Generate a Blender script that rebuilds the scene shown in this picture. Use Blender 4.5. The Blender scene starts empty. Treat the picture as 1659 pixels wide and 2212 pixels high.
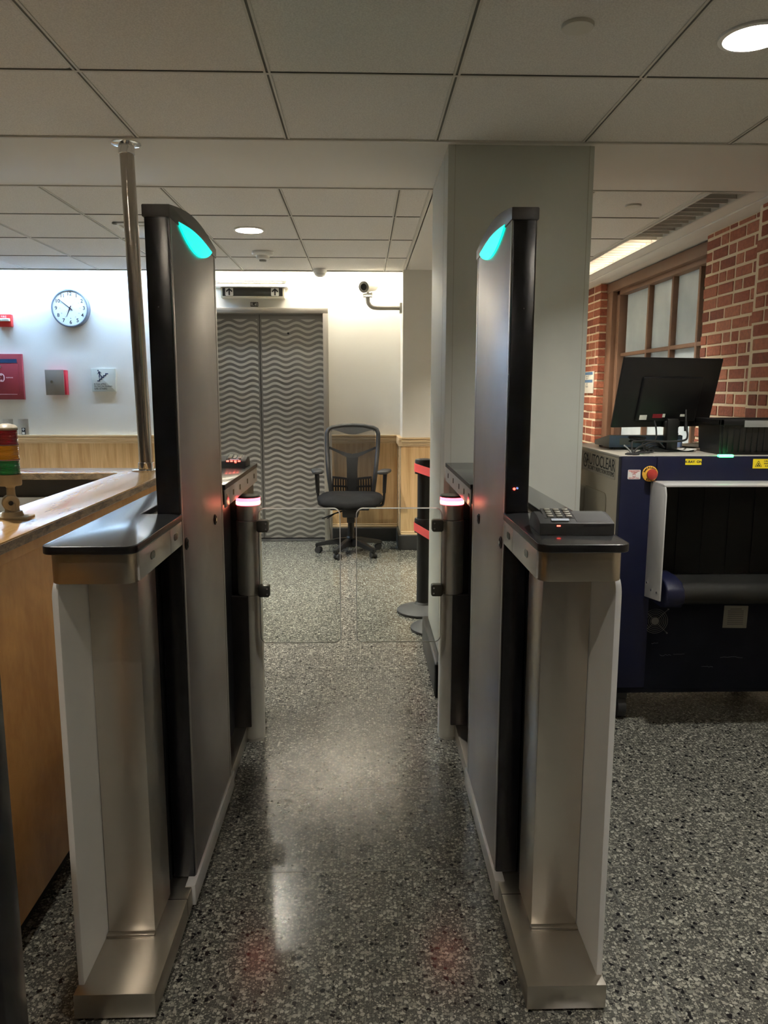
import bpy, bmesh, math, random
from mathutils import Vector, Matrix
random.seed(7)
PI = math.pi
scn = bpy.context.scene
C = scn.collection

# ------------------------------------------------------------ camera
FPX, PITCH, YAW, ROLL, CAMH = 1640.0, .158, .0275, .0017, 1.45
def cam_axes():
    cp, sp, cy, sy, cr, sr = math.cos(PITCH), math.sin(PITCH), math.cos(YAW), math.sin(YAW), math.cos(ROLL), math.sin(ROLL)
    f = Vector((sy*cp, cy*cp, -sp)); rt = Vector((cy, -sy, 0)); up = rt.cross(f)
    return rt*cr+up*sr, up*cr-rt*sr, f
cx_, cy_, cf_ = cam_axes()
cd = bpy.data.cameras.new('camera'); cam = bpy.data.objects.new('camera', cd); C.objects.link(cam)
m4 = Matrix.Identity(4)
for i in range(3):
    m4[i][0] = cx_[i]; m4[i][1] = cy_[i]; m4[i][2] = -cf_[i]
m4[2][3] = CAMH
cam.matrix_world = m4
cd.sensor_fit = 'VERTICAL'; cd.sensor_height = 36; cd.lens = FPX/2212*36; cd.clip_start = .02
scn.camera = cam
# ------------------------------------------------------------ exposure / world / light levels
vs = scn.view_settings
scn.display_settings.display_device = 'sRGB'
vs.view_transform = 'Standard'; vs.look = 'None'; vs.gamma = 1; vs.use_curve_mapping = False
vs.exposure = 1.45
w = bpy.data.worlds.new('world'); scn.world = w; w.use_nodes = True
w.node_tree.nodes['Background'].inputs[0].default_value = (.8, .85, 1, 1)
w.node_tree.nodes['Background'].inputs[1].default_value = .02
L_DOWN = 420
L_COVE_COOL = 82
L_COVE_WARM = 58
L_TROUGH = 13
CEIL = 2.5

# ------------------------------------------------------------ materials
MATS = {}
def mat(name, col, rough=.5, metal=0., emit=None, es=0., coat=0., spec=None):
    if name in MATS: return MATS[name]
    m = bpy.data.materials.new(name); m.use_nodes = True
    b = m.node_tree.nodes['Principled BSDF']
    b.inputs['Base Color'].default_value = (*col, 1); b.inputs['Roughness'].default_value = rough
    b.inputs['Metallic'].default_value = metal
    if spec is not None: b.inputs['Specular IOR Level'].default_value = spec
    if coat: b.inputs['Coat Weight'].default_value = coat; b.inputs['Coat Roughness'].default_value = .12
    if emit: b.inputs['Emission Color'].default_value = (*emit, 1); b.inputs['Emission Strength'].default_value = es
    MATS[name] = m
    return m
def N(m, t, **kw):
    n = m.node_tree.nodes.new(t)
    for k, v in kw.items():
        if hasattr(n, k): setattr(n, k, v)
        else: n.inputs[k.replace('_', ' ')].default_value = v
    return n
def Lk(m, a, b): m.node_tree.links.new(a, b)
def coords(m, scale=(1, 1, 1)):
    t = N(m, 'ShaderNodeNewGeometry'); mp = N(m, 'ShaderNodeMapping'); mp.inputs['Scale'].default_value = scale
    Lk(m, t.outputs['Position'], mp.inputs['Vector']); return mp.outputs[0]
def ramp(m, src, stops):
    r = N(m, 'ShaderNodeValToRGB'); e = r.color_ramp.elements
    while len(e) < len(stops): e.new(.5)
    for x, (p, c) in zip(e, stops): x.position = p; x.color = (*c, 1)
    Lk(m, src, r.inputs[0]); return r.outputs[0]
def bump(m, src, strength, dist=.002):
    b = N(m, 'ShaderNodeBump'); b.inputs['Strength'].default_value = strength; b.inputs['Distance'].default_value = dist
    Lk(m, src, b.inputs['Height']); Lk(m, b.outputs[0], m.node_tree.nodes['Principled BSDF'].inputs['Normal'])
def vary(m, c1, c2, scale, sc=(1, 1, 1), detail=4, lo=.35, hi=.65):
    n = N(m, 'ShaderNodeTexNoise'); n.inputs['Scale'].default_value = scale; n.inputs['Detail'].default_value = detail
    Lk(m, coords(m, sc), n.inputs['Vector'])
    Lk(m, ramp(m, n.outputs[0], [(lo, c1), (hi, c2)]), m.node_tree.nodes['Principled BSDF'].inputs['Base Color'])
    return n
def P(m): return m.node_tree.nodes['Principled BSDF'].inputs

# painted wall, fine orange peel
M_wall = mat('wall_paint', (.78, .76, .70), .55)
n = N(M_wall, 'ShaderNodeTexNoise', Scale=160); Lk(M_wall, coords(M_wall), n.inputs['Vector']); bump(M_wall, n.outputs[0], .25, .003)
M_colp = mat('column_paint', (.62, .635, .585), .42)
n = N(M_colp, 'ShaderNodeTexNoise', Scale=220); Lk(M_colp, coords(M_colp), n.inputs['Vector']); bump(M_colp, n.outputs[0], .12, .002)
M_soff = mat('soffit_paint', (.74, .72, .68), .6)
M_tile = mat('ceiling_tile', (.6, .57, .5), .9)
vary(M_tile, (.66, .64, .61), (.82, .80, .765), 190, detail=6)
M_tee = mat('ceiling_tee', (.62, .60, .55), .5)
M_teeg = mat('tee_groove', (.12, .115, .10), .7)
M_oak = mat('oak', (.45, .27, .12), .4)
def wood(m, c1, c2, sc, scale=3.2, rough=.38, coat=.0):
    n1 = N(m, 'ShaderNodeTexNoise', Scale=scale, Detail=8, Roughness=.62, Distortion=.7); Lk(m, coords(m, sc), n1.inputs['Vector'])
    n2 = N(m, 'ShaderNodeTexNoise', Scale=scale*9, Detail=4); Lk(m, coords(m, (sc[0]*1.0, sc[1]*1.0, sc[2]*.6)), n2.inputs['Vector'])
    mx = N(m, 'ShaderNodeMath', operation='ADD'); ml = N(m, 'ShaderNodeMath', operation='MULTIPLY'); ml.inputs[1].default_value = .35
    Lk(m, n2.outputs[0], ml.inputs[0]); Lk(m, n1.outputs[0], mx.inputs[0]); Lk(m, ml.outputs[0], mx.inputs[1])
    Lk(m, ramp(m, mx.outputs[0], [(.5, c1), (.82, c2)]), P(m)['Base Color'])
    bump(m, mx.outputs[0], .12, .002)
    P(m)['Coat Weight'].default_value = coat; P(m)['Coat Roughness'].default_value = .2
wood(M_oak, (.50, .30, .13), (.72, .50, .26), (5, 5, .35), 3)
M_cart = mat('counter_oak', (.5, .3, .13), .25); wood(M_cart, (.50, .27, .09), (.72, .46, .20), (3.5, .5, 6), 4, coat=.3)
P(M_cart)['Roughness'].default_value = .15; P(M_cart)['Specular IOR Level'].default_value = .9
M_cface = mat('counter_face_oak', (.4, .22, .07), .45); wood(M_cface, (.52, .25, .055), (.70, .38, .11), (6, 1.2, .8), 4)
M_cedge = mat('counter_edge', (.30, .2, .1), .6); wood(M_cedge, (.10, .075, .05), (.42, .30, .17), (5, 3, 12), 5)
M_rail = mat('rail_oak', (.66, .48, .28), .4); wood(M_rail, (.60, .42, .22), (.80, .62, .40), (.6, 6, 12), 3)
M_black = mat('black_plastic', (.006, .006, .0065), .42)
M_blackm = mat('black_satin', (.007, .007, .008), .42, spec=.35)
M_rub = mat('black_rubber', (.02, .02, .021), .6)
M_blackf = mat('black_fabric', (.005, .005, .0055), .9, spec=.25)
n = N(M_blackf, 'ShaderNodeTexNoise', Scale=700); Lk(M_blackf, coords(M_blackf), n.inputs['Vector']); bump(M_blackf, n.outputs[0], .4, .001)
M_pad = mat('dark_grey_pad', (.028, .028, .028), .6)
M_base = mat('baseboard_rubber', (.025, .025, .025), .4)
def steel(name, col, rough, sc, bs=.06):
    m = mat(name, col, rough, 1.0)
    n = N(m, 'ShaderNodeTexNoise', Scale=40, Detail=3); Lk(m, coords(m, sc), n.inputs['Vector'])
    n2 = N(m, 'ShaderNodeTexNoise', Scale=5, Detail=6); Lk(m, coords(m), n2.inputs['Vector'])
    mr = N(m, 'ShaderNodeMapRange'); mr.inputs['To Min'].default_value = rough*.8; mr.inputs['To Max'].default_value = rough*1.25
    Lk(m, n2.outputs[0], mr.inputs['Value']); Lk(m, mr.outputs[0], P(m)['Roughness'])
    bump(m, n.outputs[0], bs, .001)
    return m
M_st_h = steel('stainless_horizontal_grain', (.44, .40, .34), .34, (1, 1, 30))
M_st_v = steel('stainless_vertical_grain', (.66, .62, .56), .36, (30, 30, .6), .03)
M_st_post = steel('stainless_post', (.80, .77, .70), .34, (30, 30, .6), .02); P(M_st_post)['Metallic'].default_value = .72
M_st_top = steel('stainless_plinth', (.56, .52, .46), .30, (30, 1, 30))
M_tower = steel('anodised_grey', (.36, .335, .34), .40, (1, 1, 20), .03)
M_cap = mat('cap_grey', (.11, .105, .105), .45, .5)
M_fascia = mat('fascia_grey', (.62, .61, .60), .30, .15)
M_top = mat('black_laminate', (.034, .036, .039), .24, spec=1.0, coat=.4)
M_bronze = mat('dark_bronze_panel', (.05, .045, .042), .28, .7)
M_tblack = mat('tower_black', (.008, .008, .010), .22)
M_frost = mat('frosted_panel', (.90, .90, .88), .4); P(M_frost)['Transmission Weight'].default_value = .25
M_frostE = mat('frosted_panel_edge', (.85, .85, .82), .35)
M_grille = mat('galvanised', (.4, .4, .4), .35, 1)
M_chrome = mat('chrome', (.8, .8, .8), .08, 1)
M_red = mat('fire_red', (.62, .035, .03), .4)
M_redp = mat('alarm_red', (.50, .02, .045), .35)
M_white = mat('white_plastic', (.80, .80, .77), .4)
M_paper = mat('paper', (.82, .81, .76), .7)
M_yel = mat('label_yellow', (.85, .68, .02), .5)
M_belt = mat('belt_red', (.62, .06, .055), .7)
M_ink = mat('ink_black', (.01, .01, .015), .6)
M_inkb = mat('ink_navy', (.01, .02, .08), .6)
M_blueink = mat('sign_blue', (.10, .22, .42), .5)
M_navy = mat('navy_enamel', (.0025, .004, .022), .5, spec=.3)
M_navyd = mat('dark_navy_enamel', (.004, .005, .018), .7, spec=.15)
n = vary(M_navyd, (.002, .003, .008), (.005, .006, .014), 9, detail=8, lo=.45, hi=.8)
M_beige = mat('machine_beige', (.42, .37, .28), .4)
M_mtop = mat('machine_top_grey', (.50, .47, .41), .3)
M_blue = mat('console_blue', (.30, .41, .66), .45)
M_cgrey = mat('console_grey', (.45, .45, .45), .45)
M_wframe = mat('window_frame_brown', (.19, .105, .066), .45)
M_pane = mat('frosted_pane', (.60, .62, .62), .3)
vary(M_pane, (.40, .50, .58), (.60, .70, .76), 2.2, detail=4)
M_mort = mat('mortar', (.80, .68, .50), .9)
n = N(M_mort, 'ShaderNodeTexNoise', Scale=90, Detail=6); Lk(M_mort, coords(M_mort), n.inputs['Vector']); bump(M_mort, n.outputs[0], .6, .006)
M_brick = mat('brick', (.3, .08, .04), .85)
g = N(M_brick, 'ShaderNodeNewGeometry'); n = N(M_brick, 'ShaderNodeTexNoise', Scale=38, Detail=8, Roughness=.7); Lk(M_brick, coords(M_brick), n.inputs['Vector'])
c1 = ramp(M_brick, g.outputs['Random Per Island'], [(0, (.24, .07, .045)), (.5, (.40, .12, .065)), (1, (.50, .19, .11))])
c2 = ramp(M_brick, n.outputs[0], [(.3, (.55, .55, .55)), (.7, (1.15, 1.1, 1.05))])
mx = N(M_brick, 'ShaderNodeMix', data_type='RGBA', blend_type='MULTIPLY'); mx.inputs[0].default_value = 1
Lk(M_brick, c1, mx.inputs[6]); Lk(M_brick, c2, mx.inputs[7]); Lk(M_brick, mx.outputs[2], P(M_brick)['Base Color']); bump(M_brick, n.outputs[0], .8, .006)

def emis(name, col, s, base=(.8, .8, .8)): return mat(name, base, .5, 0, col, s)
M_lamp_w = emis('lamp_warm', (1, .92, .80), L_DOWN*.8)
mat_half = emis('lamp_dimmed', (1, .95, .88), L_DOWN*.5)
M_lamp_r = emis('lamp_rear', (1, .93, .80), L_DOWN*5.0)
M_lamp_c = emis('lamp_front_right', (1, .97, .90), L_DOWN*1.25)
M_lamp_n = emis('lamp_neutral', (1, .96, .90), L_DOWN)
M_cool = emis('tube_cool', (.40, .64, 1), L_COVE_COOL)
M_warm = emis('tube_warm', (1, .92, .76), L_COVE_WARM)
M_trough = emis('tube_trough', (1, .84, .62), L_TROUGH)
M_ring = emis('ring_red', (1, .055, .08), 4)
M_ringcore = emis('ring_core', (1, .42, .18), 4)
M_green = emis('lens_green', (0.0, .90, .62), .50, (.02, .1, .08))
M_gled = emis('led_green', (.02, 1, .22), 3)
M_rled = emis('led_red', (1, .05, .03), 3)
M_key = mat('keypad_keys', (.42, .41, .36), .3, .8)
M_can = mat('downlight_reflector', (.75, .72, .66), .35, .4)
M_louv = mat('louver_white', (.62, .60, .56), .45)

# floor terrazzo
M_floor = mat('terrazzo', (.07, .07, .06), .2)
def chips(scale, thr_d, thr_r, warp):
    m = M_floor; co = coords(m)
    nw = N(m, 'ShaderNodeTexNoise', Scale=scale*1.4, Detail=2); Lk(m, co, nw.inputs['Vector'])
    vm = N(m, 'ShaderNodeVectorMath', operation='SCALE'); vm.inputs['Scale'].default_value = warp/scale; Lk(m, nw.outputs['Color'], vm.inputs[0])
    va = N(m, 'ShaderNodeVectorMath', operation='ADD'); Lk(m, co, va.inputs[0]); Lk(m, vm.outputs[0], va.inputs[1])
    v = N(m, 'ShaderNodeTexVoronoi', Scale=scale); v.voronoi_dimensions = '2D'; Lk(m, va.outputs[0], v.inputs['Vector'])
    sp = N(m, 'ShaderNodeSeparateColor'); Lk(m, v.outputs['Color'], sp.inputs[0])
    # radius varies per cell
    mr = N(m, 'ShaderNodeMapRange'); mr.inputs['From Min'].default_value = thr_r; mr.inputs['From Max'].default_value = 1
    mr.inputs['To Min'].default_value = 0; mr.inputs['To Max'].default_value = thr_d; Lk(m, sp.outputs[0], mr.inputs['Value'])
    lt = N(m, 'ShaderNodeMath', operation='LESS_THAN'); Lk(m, v.outputs['Distance'], lt.inputs[0]); Lk(m, mr.outputs[0], lt.inputs[1])
    return lt.outputs[0], sp.outputs[1]
def mixc(m, f, a, b):
    x = N(m, 'ShaderNodeMix', data_type='RGBA')
    if hasattr(f, 'links'): Lk(m, f, x.inputs[0])
    for k, v in ((6, a), (7, b)):
        if hasattr(v, 'links'): Lk(m, v, x.inputs[k])
        else: x.inputs[k].default_value = (*v, 1)
    return x.outputs[2]
fn = N(M_floor, 'ShaderNodeTexNoise', Scale=260, Detail=4); Lk(M_floor, coords(M_floor), fn.inputs['Vector'])
basec = ramp(M_floor, fn.outputs[0], [(.38, (.042, .043, .040)), (.62, (.115, .113, .10))])
k1, r1 = chips(95, .60, .30, .9); col1 = ramp(M_floor, r1, [(0, (.15, .147, .13)), (.5, (.27, .265, .225)), (1, (.42, .41, .35))])
k2, r2 = chips(170, .60, .35, .9); col2 = ramp(M_floor, r2, [(0, (.14, .14, .12)), (1, (.34, .33, .27))])
k3, r3 = chips(75, .52, .80, 1.2)
a = mixc(M_floor, k2, basec, col2); a = mixc(M_floor, k1, a, col1); a = mixc(M_floor, k3, a, (.010, .010, .012))
Lk(M_floor, a, P(M_floor)['Base Color'])
rn = N(M_floor, 'ShaderNodeTexNoise', Scale=2.5, Detail=7); Lk(M_floor, coords(M_floor), rn.inputs['Vector'])
mr = N(M_floor, 'ShaderNodeMapRange'); mr.inputs['To Min'].default_value = .13; mr.inputs['To Max'].default_value = .26
Lk(M_floor, rn.outputs[0], mr.inputs['Value']); Lk(M_floor, mr.outputs[0], P(M_floor)['Roughness'])
M_zinc = mat('zinc_strip', (.14, .14, .125), .4, .3)

# etched wave steel for lift doors (pattern is in the surface)
M_wave = mat('etched_wave_steel', (.5, .48, .44), .4, .75)
m = M_wave; sx = N(m, 'ShaderNodeSeparateXYZ'); gg = N(m, 'ShaderNodeNewGeometry'); Lk(m, gg.outputs['Position'], sx.inputs[0])
def mth(m, op, a, b=None):
    n = N(m, 'ShaderNodeMath', operation=op)
    for i, v in enumerate((a, b)):
        if v is None: continue
        if hasattr(v, 'links'): Lk(m, v, n.inputs[i])
        else: n.inputs[i].default_value = v
    return n.outputs[0]
wv = mth(m, 'MULTIPLY', mth(m, 'SINE', mth(m, 'MULTIPLY', mth(m, 'ADD', sx.outputs[0], .04), 2*PI/.214)), .0165)
zz = mth(m, 'SUBTRACT', sx.outputs[2], wv)
fr = mth(m, 'FRACT', mth(m, 'DIVIDE', zz, .0515))
band = mth(m, 'LESS_THAN', fr, .47)
# plain margins of each panel
def inside(lo, hi): return mth(m, 'MULTIPLY', mth(m, 'GREATER_THAN', sx.outputs[0], lo), mth(m, 'LESS_THAN', sx.outputs[0], hi))
ins = mth(m, 'ADD', inside(-1.57, -1.0), inside(-.962, -.34))
ins = mth(m, 'MULTIPLY', ins, mth(m, 'LESS_THAN', sx.outputs[2], 2.12))
bi = mth(m, 'MULTIPLY', band, ins)
Lk(m, mixc(m, bi, (.27, .26, .245), (.60, .58, .54)), P(m)['Base Color'])
rr = mth(m, 'ADD', mth(m, 'MULTIPLY', bi, .10), .36); Lk(m, rr, P(m)['Roughness'])

# clear glass leaf: faces let light through, reflect a little at grazing angle
M_glass = bpy.data.materials.new('clear_glass'); M_glass.use_nodes = True
nt = M_glass.node_tree; nt.nodes.remove(nt.nodes['Principled BSDF'])
tr = nt.nodes.new('ShaderNodeBsdfTransparent'); tr.inputs[0].default_value = (.95, .97, .96, 1)
gl = nt.nodes.new('ShaderNodeBsdfGlossy'); gl.inputs['Roughness'].default_value = .02
fz = nt.nodes.new('ShaderNodeFresnel'); fz.inputs[0].default_value = 1.35
mxs = nt.nodes.new('ShaderNodeMixShader'); nt.links.new(fz.outputs[0], mxs.inputs[0]); nt.links.new(tr.outputs[0], mxs.inputs[1]); nt.links.new(gl.outputs[0], mxs.inputs[2])
nt.links.new(mxs.outputs[0], nt.nodes['Material Output'].inputs[0])
M_gedge = mat('polished_glass_edge', (.72, .70, .66), .15)
def seethru(name, col, a):
    m = bpy.data.materials.new(name); m.use_nodes = True; nt = m.node_tree
    b = nt.nodes['Principled BSDF']; b.inputs['Base Color'].default_value = (*col, 1); b.inputs['Roughness'].default_value = .8
    t = nt.nodes.new('ShaderNodeBsdfTransparent'); x = nt.nodes.new('ShaderNodeMixShader'); x.inputs[0].default_value = a
    nt.links.new(t.outputs[0], x.inputs[1]); nt.links.new(b.outputs[0], x.inputs[2]); nt.links.new(x.outputs[0], nt.nodes['Material Output'].inputs[0])
    return m
M_mesh = seethru('chair_mesh_fabric', (.02, .02, .02), .62)
def lens(name, col):
    m = mat(name, col, .18); P(m)['Transmission Weight'].default_value = .35; P(m)['Coat Weight'].default_value = .5
    sx = N(m, 'ShaderNodeTexWave', Scale=95); sx.bands_direction = 'Z'; Lk(m, coords(m), sx.inputs['Vector']); bump(m, sx.outputs[1], .5, .002)
    return m
M_lred = lens('lens_red', (.50, .01, .03)); M_lamb = lens('lens_amber', (.95, .42, .01)); M_lgrn = lens('lens_green_dim', (.005, .30, .06))
M_tan = mat('tan_plastic', (.42, .33, .20), .45)

# ------------------------------------------------------------ mesh helpers
def BM(): return bmesh.new()
def box(bm, x0, x1, y0, y1, z0, z1, bev=0, seg=2):
    t = bmesh.new(); bmesh.ops.create_cube(t, size=1)
    for v in t.verts: v.co = Vector(((x0+x1)/2+v.co.x*(x1-x0), (y0+y1)/2+v.co.y*(y1-y0), (z0+z1)/2+v.co.z*(z1-z0)))
    if bev: bmesh.ops.bevel(t, geom=t.edges[:], offset=bev, segments=seg, affect='EDGES', profile=.5)
    merge(bm, t); return bm
def merge(bm, t, M=None):
    me = bpy.data.meshes.new('tmp')
    if M is not None: t.transform(M)
    t.to_mesh(me); bm.from_mesh(me); bpy.data.meshes.remove(me); t.free()
def frame(origin, xd, yd):
    x = Vector(xd).normalized(); y = Vector(yd).normalized(); z = x.cross(y)
    M = Matrix.Identity(4)
    for i in range(3): M[i][0] = x[i]; M[i][1] = y[i]; M[i][2] = z[i]; M[i][3] = origin[i]
    return M
def prism(bm, pts, depth, M=None, bev=0, seg=2):
    """2D outline in local xy, extruded along local z 0..depth"""
    t = bmesh.new(); n = len(pts)
    a = [t.verts.new((p[0], p[1], 0)) for p in pts]; b = [t.verts.new((p[0], p[1], depth)) for p in pts]
    t.faces.new(a[::-1]); t.faces.new(b)
    for i in range(n): t.faces.new((a[i], a[(i+1) % n], b[(i+1) % n], b[i]))
    bmesh.ops.recalc_face_normals(t, faces=t.faces[:])
    if bev: bmesh.ops.bevel(t, geom=[e for e in t.edges if e.calc_face_angle(0) > .6], offset=bev, segments=seg, affect='EDGES', profile=.5)
    merge(bm, t, M); return bm
def rrect(x0, x1, y0, y1, r, seg=6, corners=(1, 1, 1, 1)):
    out = []
    for k, (cx, cy, a0) in enumerate(((x1, y1, 0), (x0, y1, 90), (x0, y0, 180), (x1, y0, 270))):
        if not corners[k]: out.append((cx, cy)); continue
        sx = -1 if cx == x1 else 1; sy = -1 if cy == y1 else 1
        for i in range(seg+1):
            a = math.radians(a0+90*i/seg); out.append((cx+sx*r+r*math.cos(a), cy+sy*r+r*math.sin(a)))
    return out
def circ(r, n=32, cx=0, cy=0, ry=None): return [(cx+r*math.cos(2*PI*i/n), cy+(ry or r)*math.sin(2*PI*i/n)) for i in range(n)]
def lathe(bm, prof, M=None, n=32, cap=True):
    """profile [(r,z)] around local z"""
    t = bmesh.new(); rings = []
    for r, z in prof: rings.append([t.verts.new((r*math.cos(2*PI*i/n), r*math.sin(2*PI*i/n), z)) for i in range(n)] if r > 1e-6 else [t.verts.new((0, 0, z))])
    for a, b in zip(rings, rings[1:]):
        for i in range(n):
            j = (i+1) % n
            if len(a) == 1 and len(b) == 1: continue
            if len(a) == 1: t.faces.new((a[0], b[j], b[i]))
            elif len(b) == 1: t.faces.new((a[i], a[j], b[0]))
            else: t.faces.new((a[i], a[j], b[j], b[i]))
    if cap:
        if len(rings[0]) > 1: t.faces.new(rings[0][::-1])
        if len(rings[-1]) > 1: t.faces.new(rings[-1])
    bmesh.ops.recalc_face_normals(t, faces=t.faces[:])
    merge(bm, t, M); return bm
def cyl(bm, p0, p1, r, n=24, r1=None):
    p0, p1 = Vector(p0), Vector(p1); d = p1-p0
    M = Matrix.Translation(p0) @ d.to_track_quat('Z', 'Y').to_matrix().to_4x4()
    return lathe(bm, [(r, 0), (r if r1 is None else r1, d.length)], M, n)
def tube(bm, pts, r, n=10, closed=False, radii=None):
    pts = [Vector(p) for p in pts]; t = bmesh.new(); rings = []; up = None; m = len(pts)
    for i, p in enumerate(pts):
        d = (pts[min(i+1, m-1)]-pts[max(i-1, 0)]).normalized() if not closed else (pts[(i+1) % m]-pts[i-1]).normalized()
        if up is None: up = Vector((0, 0, 1)) if abs(d.z) < .9 else Vector((1, 0, 0))
        s = d.cross(up).normalized(); up = s.cross(d).normalized()
        R = radii[i] if radii else r
        rings.append([t.verts.new(p+s*R*math.cos(2*PI*k/n)+up*R*math.sin(2*PI*k/n)) for k in range(n)])
    for a, b in list(zip(rings, rings[1:]))+([(rings[-1], rings[0])] if closed else []):
        for k in range(n): t.faces.new((a[k], a[(k+1) % n], b[(k+1) % n], b[k]))
    if not closed: t.faces.new(rings[0][::-1]); t.faces.new(rings[-1])
    bmesh.ops.recalc_face_normals(t, faces=t.faces[:]); merge(bm, t); return bm
def smooth_path(pts, k=6):
    P_ = [Vector(p) for p in pts]; out = []
    for i in range(len(P_)-1):
        a = P_[max(i-1, 0)]; b = P_[i]; c = P_[i+1]; d = P_[min(i+2, len(P_)-1)]
        for j in range(k):
            t = j/k; out.append(.5*((2*b)+(c-a)*t+(2*a-5*b+4*c-d)*t*t+(3*b-a-3*c+d)*t**3))
    out.append(P_[-1]); return out
def wpos(o):
    v = Vector((0, 0, 0))
    while o is not None: v = v+o.location; o = o.parent
    return v
def obj(name, bm, m, parent=None, smooth=None, label=None):
    if isinstance(bm, bmesh.types.BMesh):
        me = bpy.data.meshes.new(name); bm.to_mesh(me); bm.free()
    else: me = bm
    for x in (m if isinstance(m, (list, tuple)) else [m]): me.materials.append(x)
    o = bpy.data.objects.new(name, me); C.objects.link(o)
    if parent is not None:
        o.parent = parent; me.transform(Matrix.Translation(-wpos(parent)))
    if smooth is None: smooth = 35
    if smooth:
        me.polygons.foreach_set('use_smooth', [True]*len(me.polygons)); me.set_sharp_from_angle(angle=math.radians(smooth))
    if label: o['label'] = label
    return o
def thing(name, label, cat, loc=(0, 0, 0), group=None):
    o = bpy.data.objects.new(name, None); C.objects.link(o); o.location = loc; o.empty_display_size = .05
    o['label'] = label; o['category'] = cat
    if group: o['group'] = group
    return o
def tag(o, label, cat, group=None):
    o['label'] = label; o['category'] = cat
    if group: o['group'] = group
    return o
def struct(name, bm, m, parent=None, label=None, smooth=None):
    o = obj(name, bm, m, parent, smooth)
    if parent is None: o['kind'] = 'structure'; o['label'] = label or name.replace('_', ' '); o['category'] = name.split('_')[0]
    return o
def txt_bm(s, size, M, depth=.0006, align='CENTER', bold=0, xs=1.0, sp=1.0):
    cu = bpy.data.curves.new('t', 'FONT'); cu.body = s; cu.size = size; cu.align_x = align; cu.align_y = 'CENTER'
    cu.extrude = depth/2; cu.offset = bold; cu.resolution_u = 3; cu.space_character = sp
    o = bpy.data.objects.new('t', cu); C.objects.link(o)
    dg = bpy.context.evaluated_depsgraph_get(); me = bpy.data.meshes.new_from_object(o.evaluated_get(dg))
    bpy.data.objects.remove(o); bpy.data.curves.remove(cu)
    me.transform(M @ Matrix.Diagonal((xs, 1, 1, 1))); t = bmesh.new(); t.from_mesh(me); bpy.data.meshes.remove(me); return t
def text(name, lines, M, m, parent, **kw):
    """lines: (string, size, x, y[, extra kw]) in the local frame"""
    bm = BM()
    for L in lines:
        k = dict(kw); k.update(L[4] if len(L) > 4 else {})
        merge(bm, txt_bm(L[0], L[1], M @ Matrix.Translation((L[2], L[3], 0)), **k))
    return obj(name, bm, m, parent, smooth=0)
FR = lambda x, y, z: frame((x, y, z), (1, 0, 0), (0, 0, 1))        # on a wall facing the viewer (local z points towards -y)

# ============================================================ SETTING
bm = BM(); box(bm, -4.5, 3.2, -3.2, 10.0, -.1, 0); struct('floor', bm, M_floor, label='dark grey terrazzo floor with pale and black stone chips')
bm = BM(); box(bm, -.42, 2.2, 2.121, 2.125, -.001, .0006); box(bm, .731, .736, -3, 2.121, -.001, .0006)
box(bm, -.42, .36, 2.610, 2.613, -.001, .0005); box(bm, -2.2, .36, 3.868, 3.871, -.001, .0005); struct('trim_1', bm, M_zinc, label='thin divider strips let into the terrazzo floor')
bm = BM(); box(bm, -1.7, -.3, 7.3, 7.5, -.002, .004); struct('trim_2', bm, M_base, label='dark sill in front of the lift door')

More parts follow.
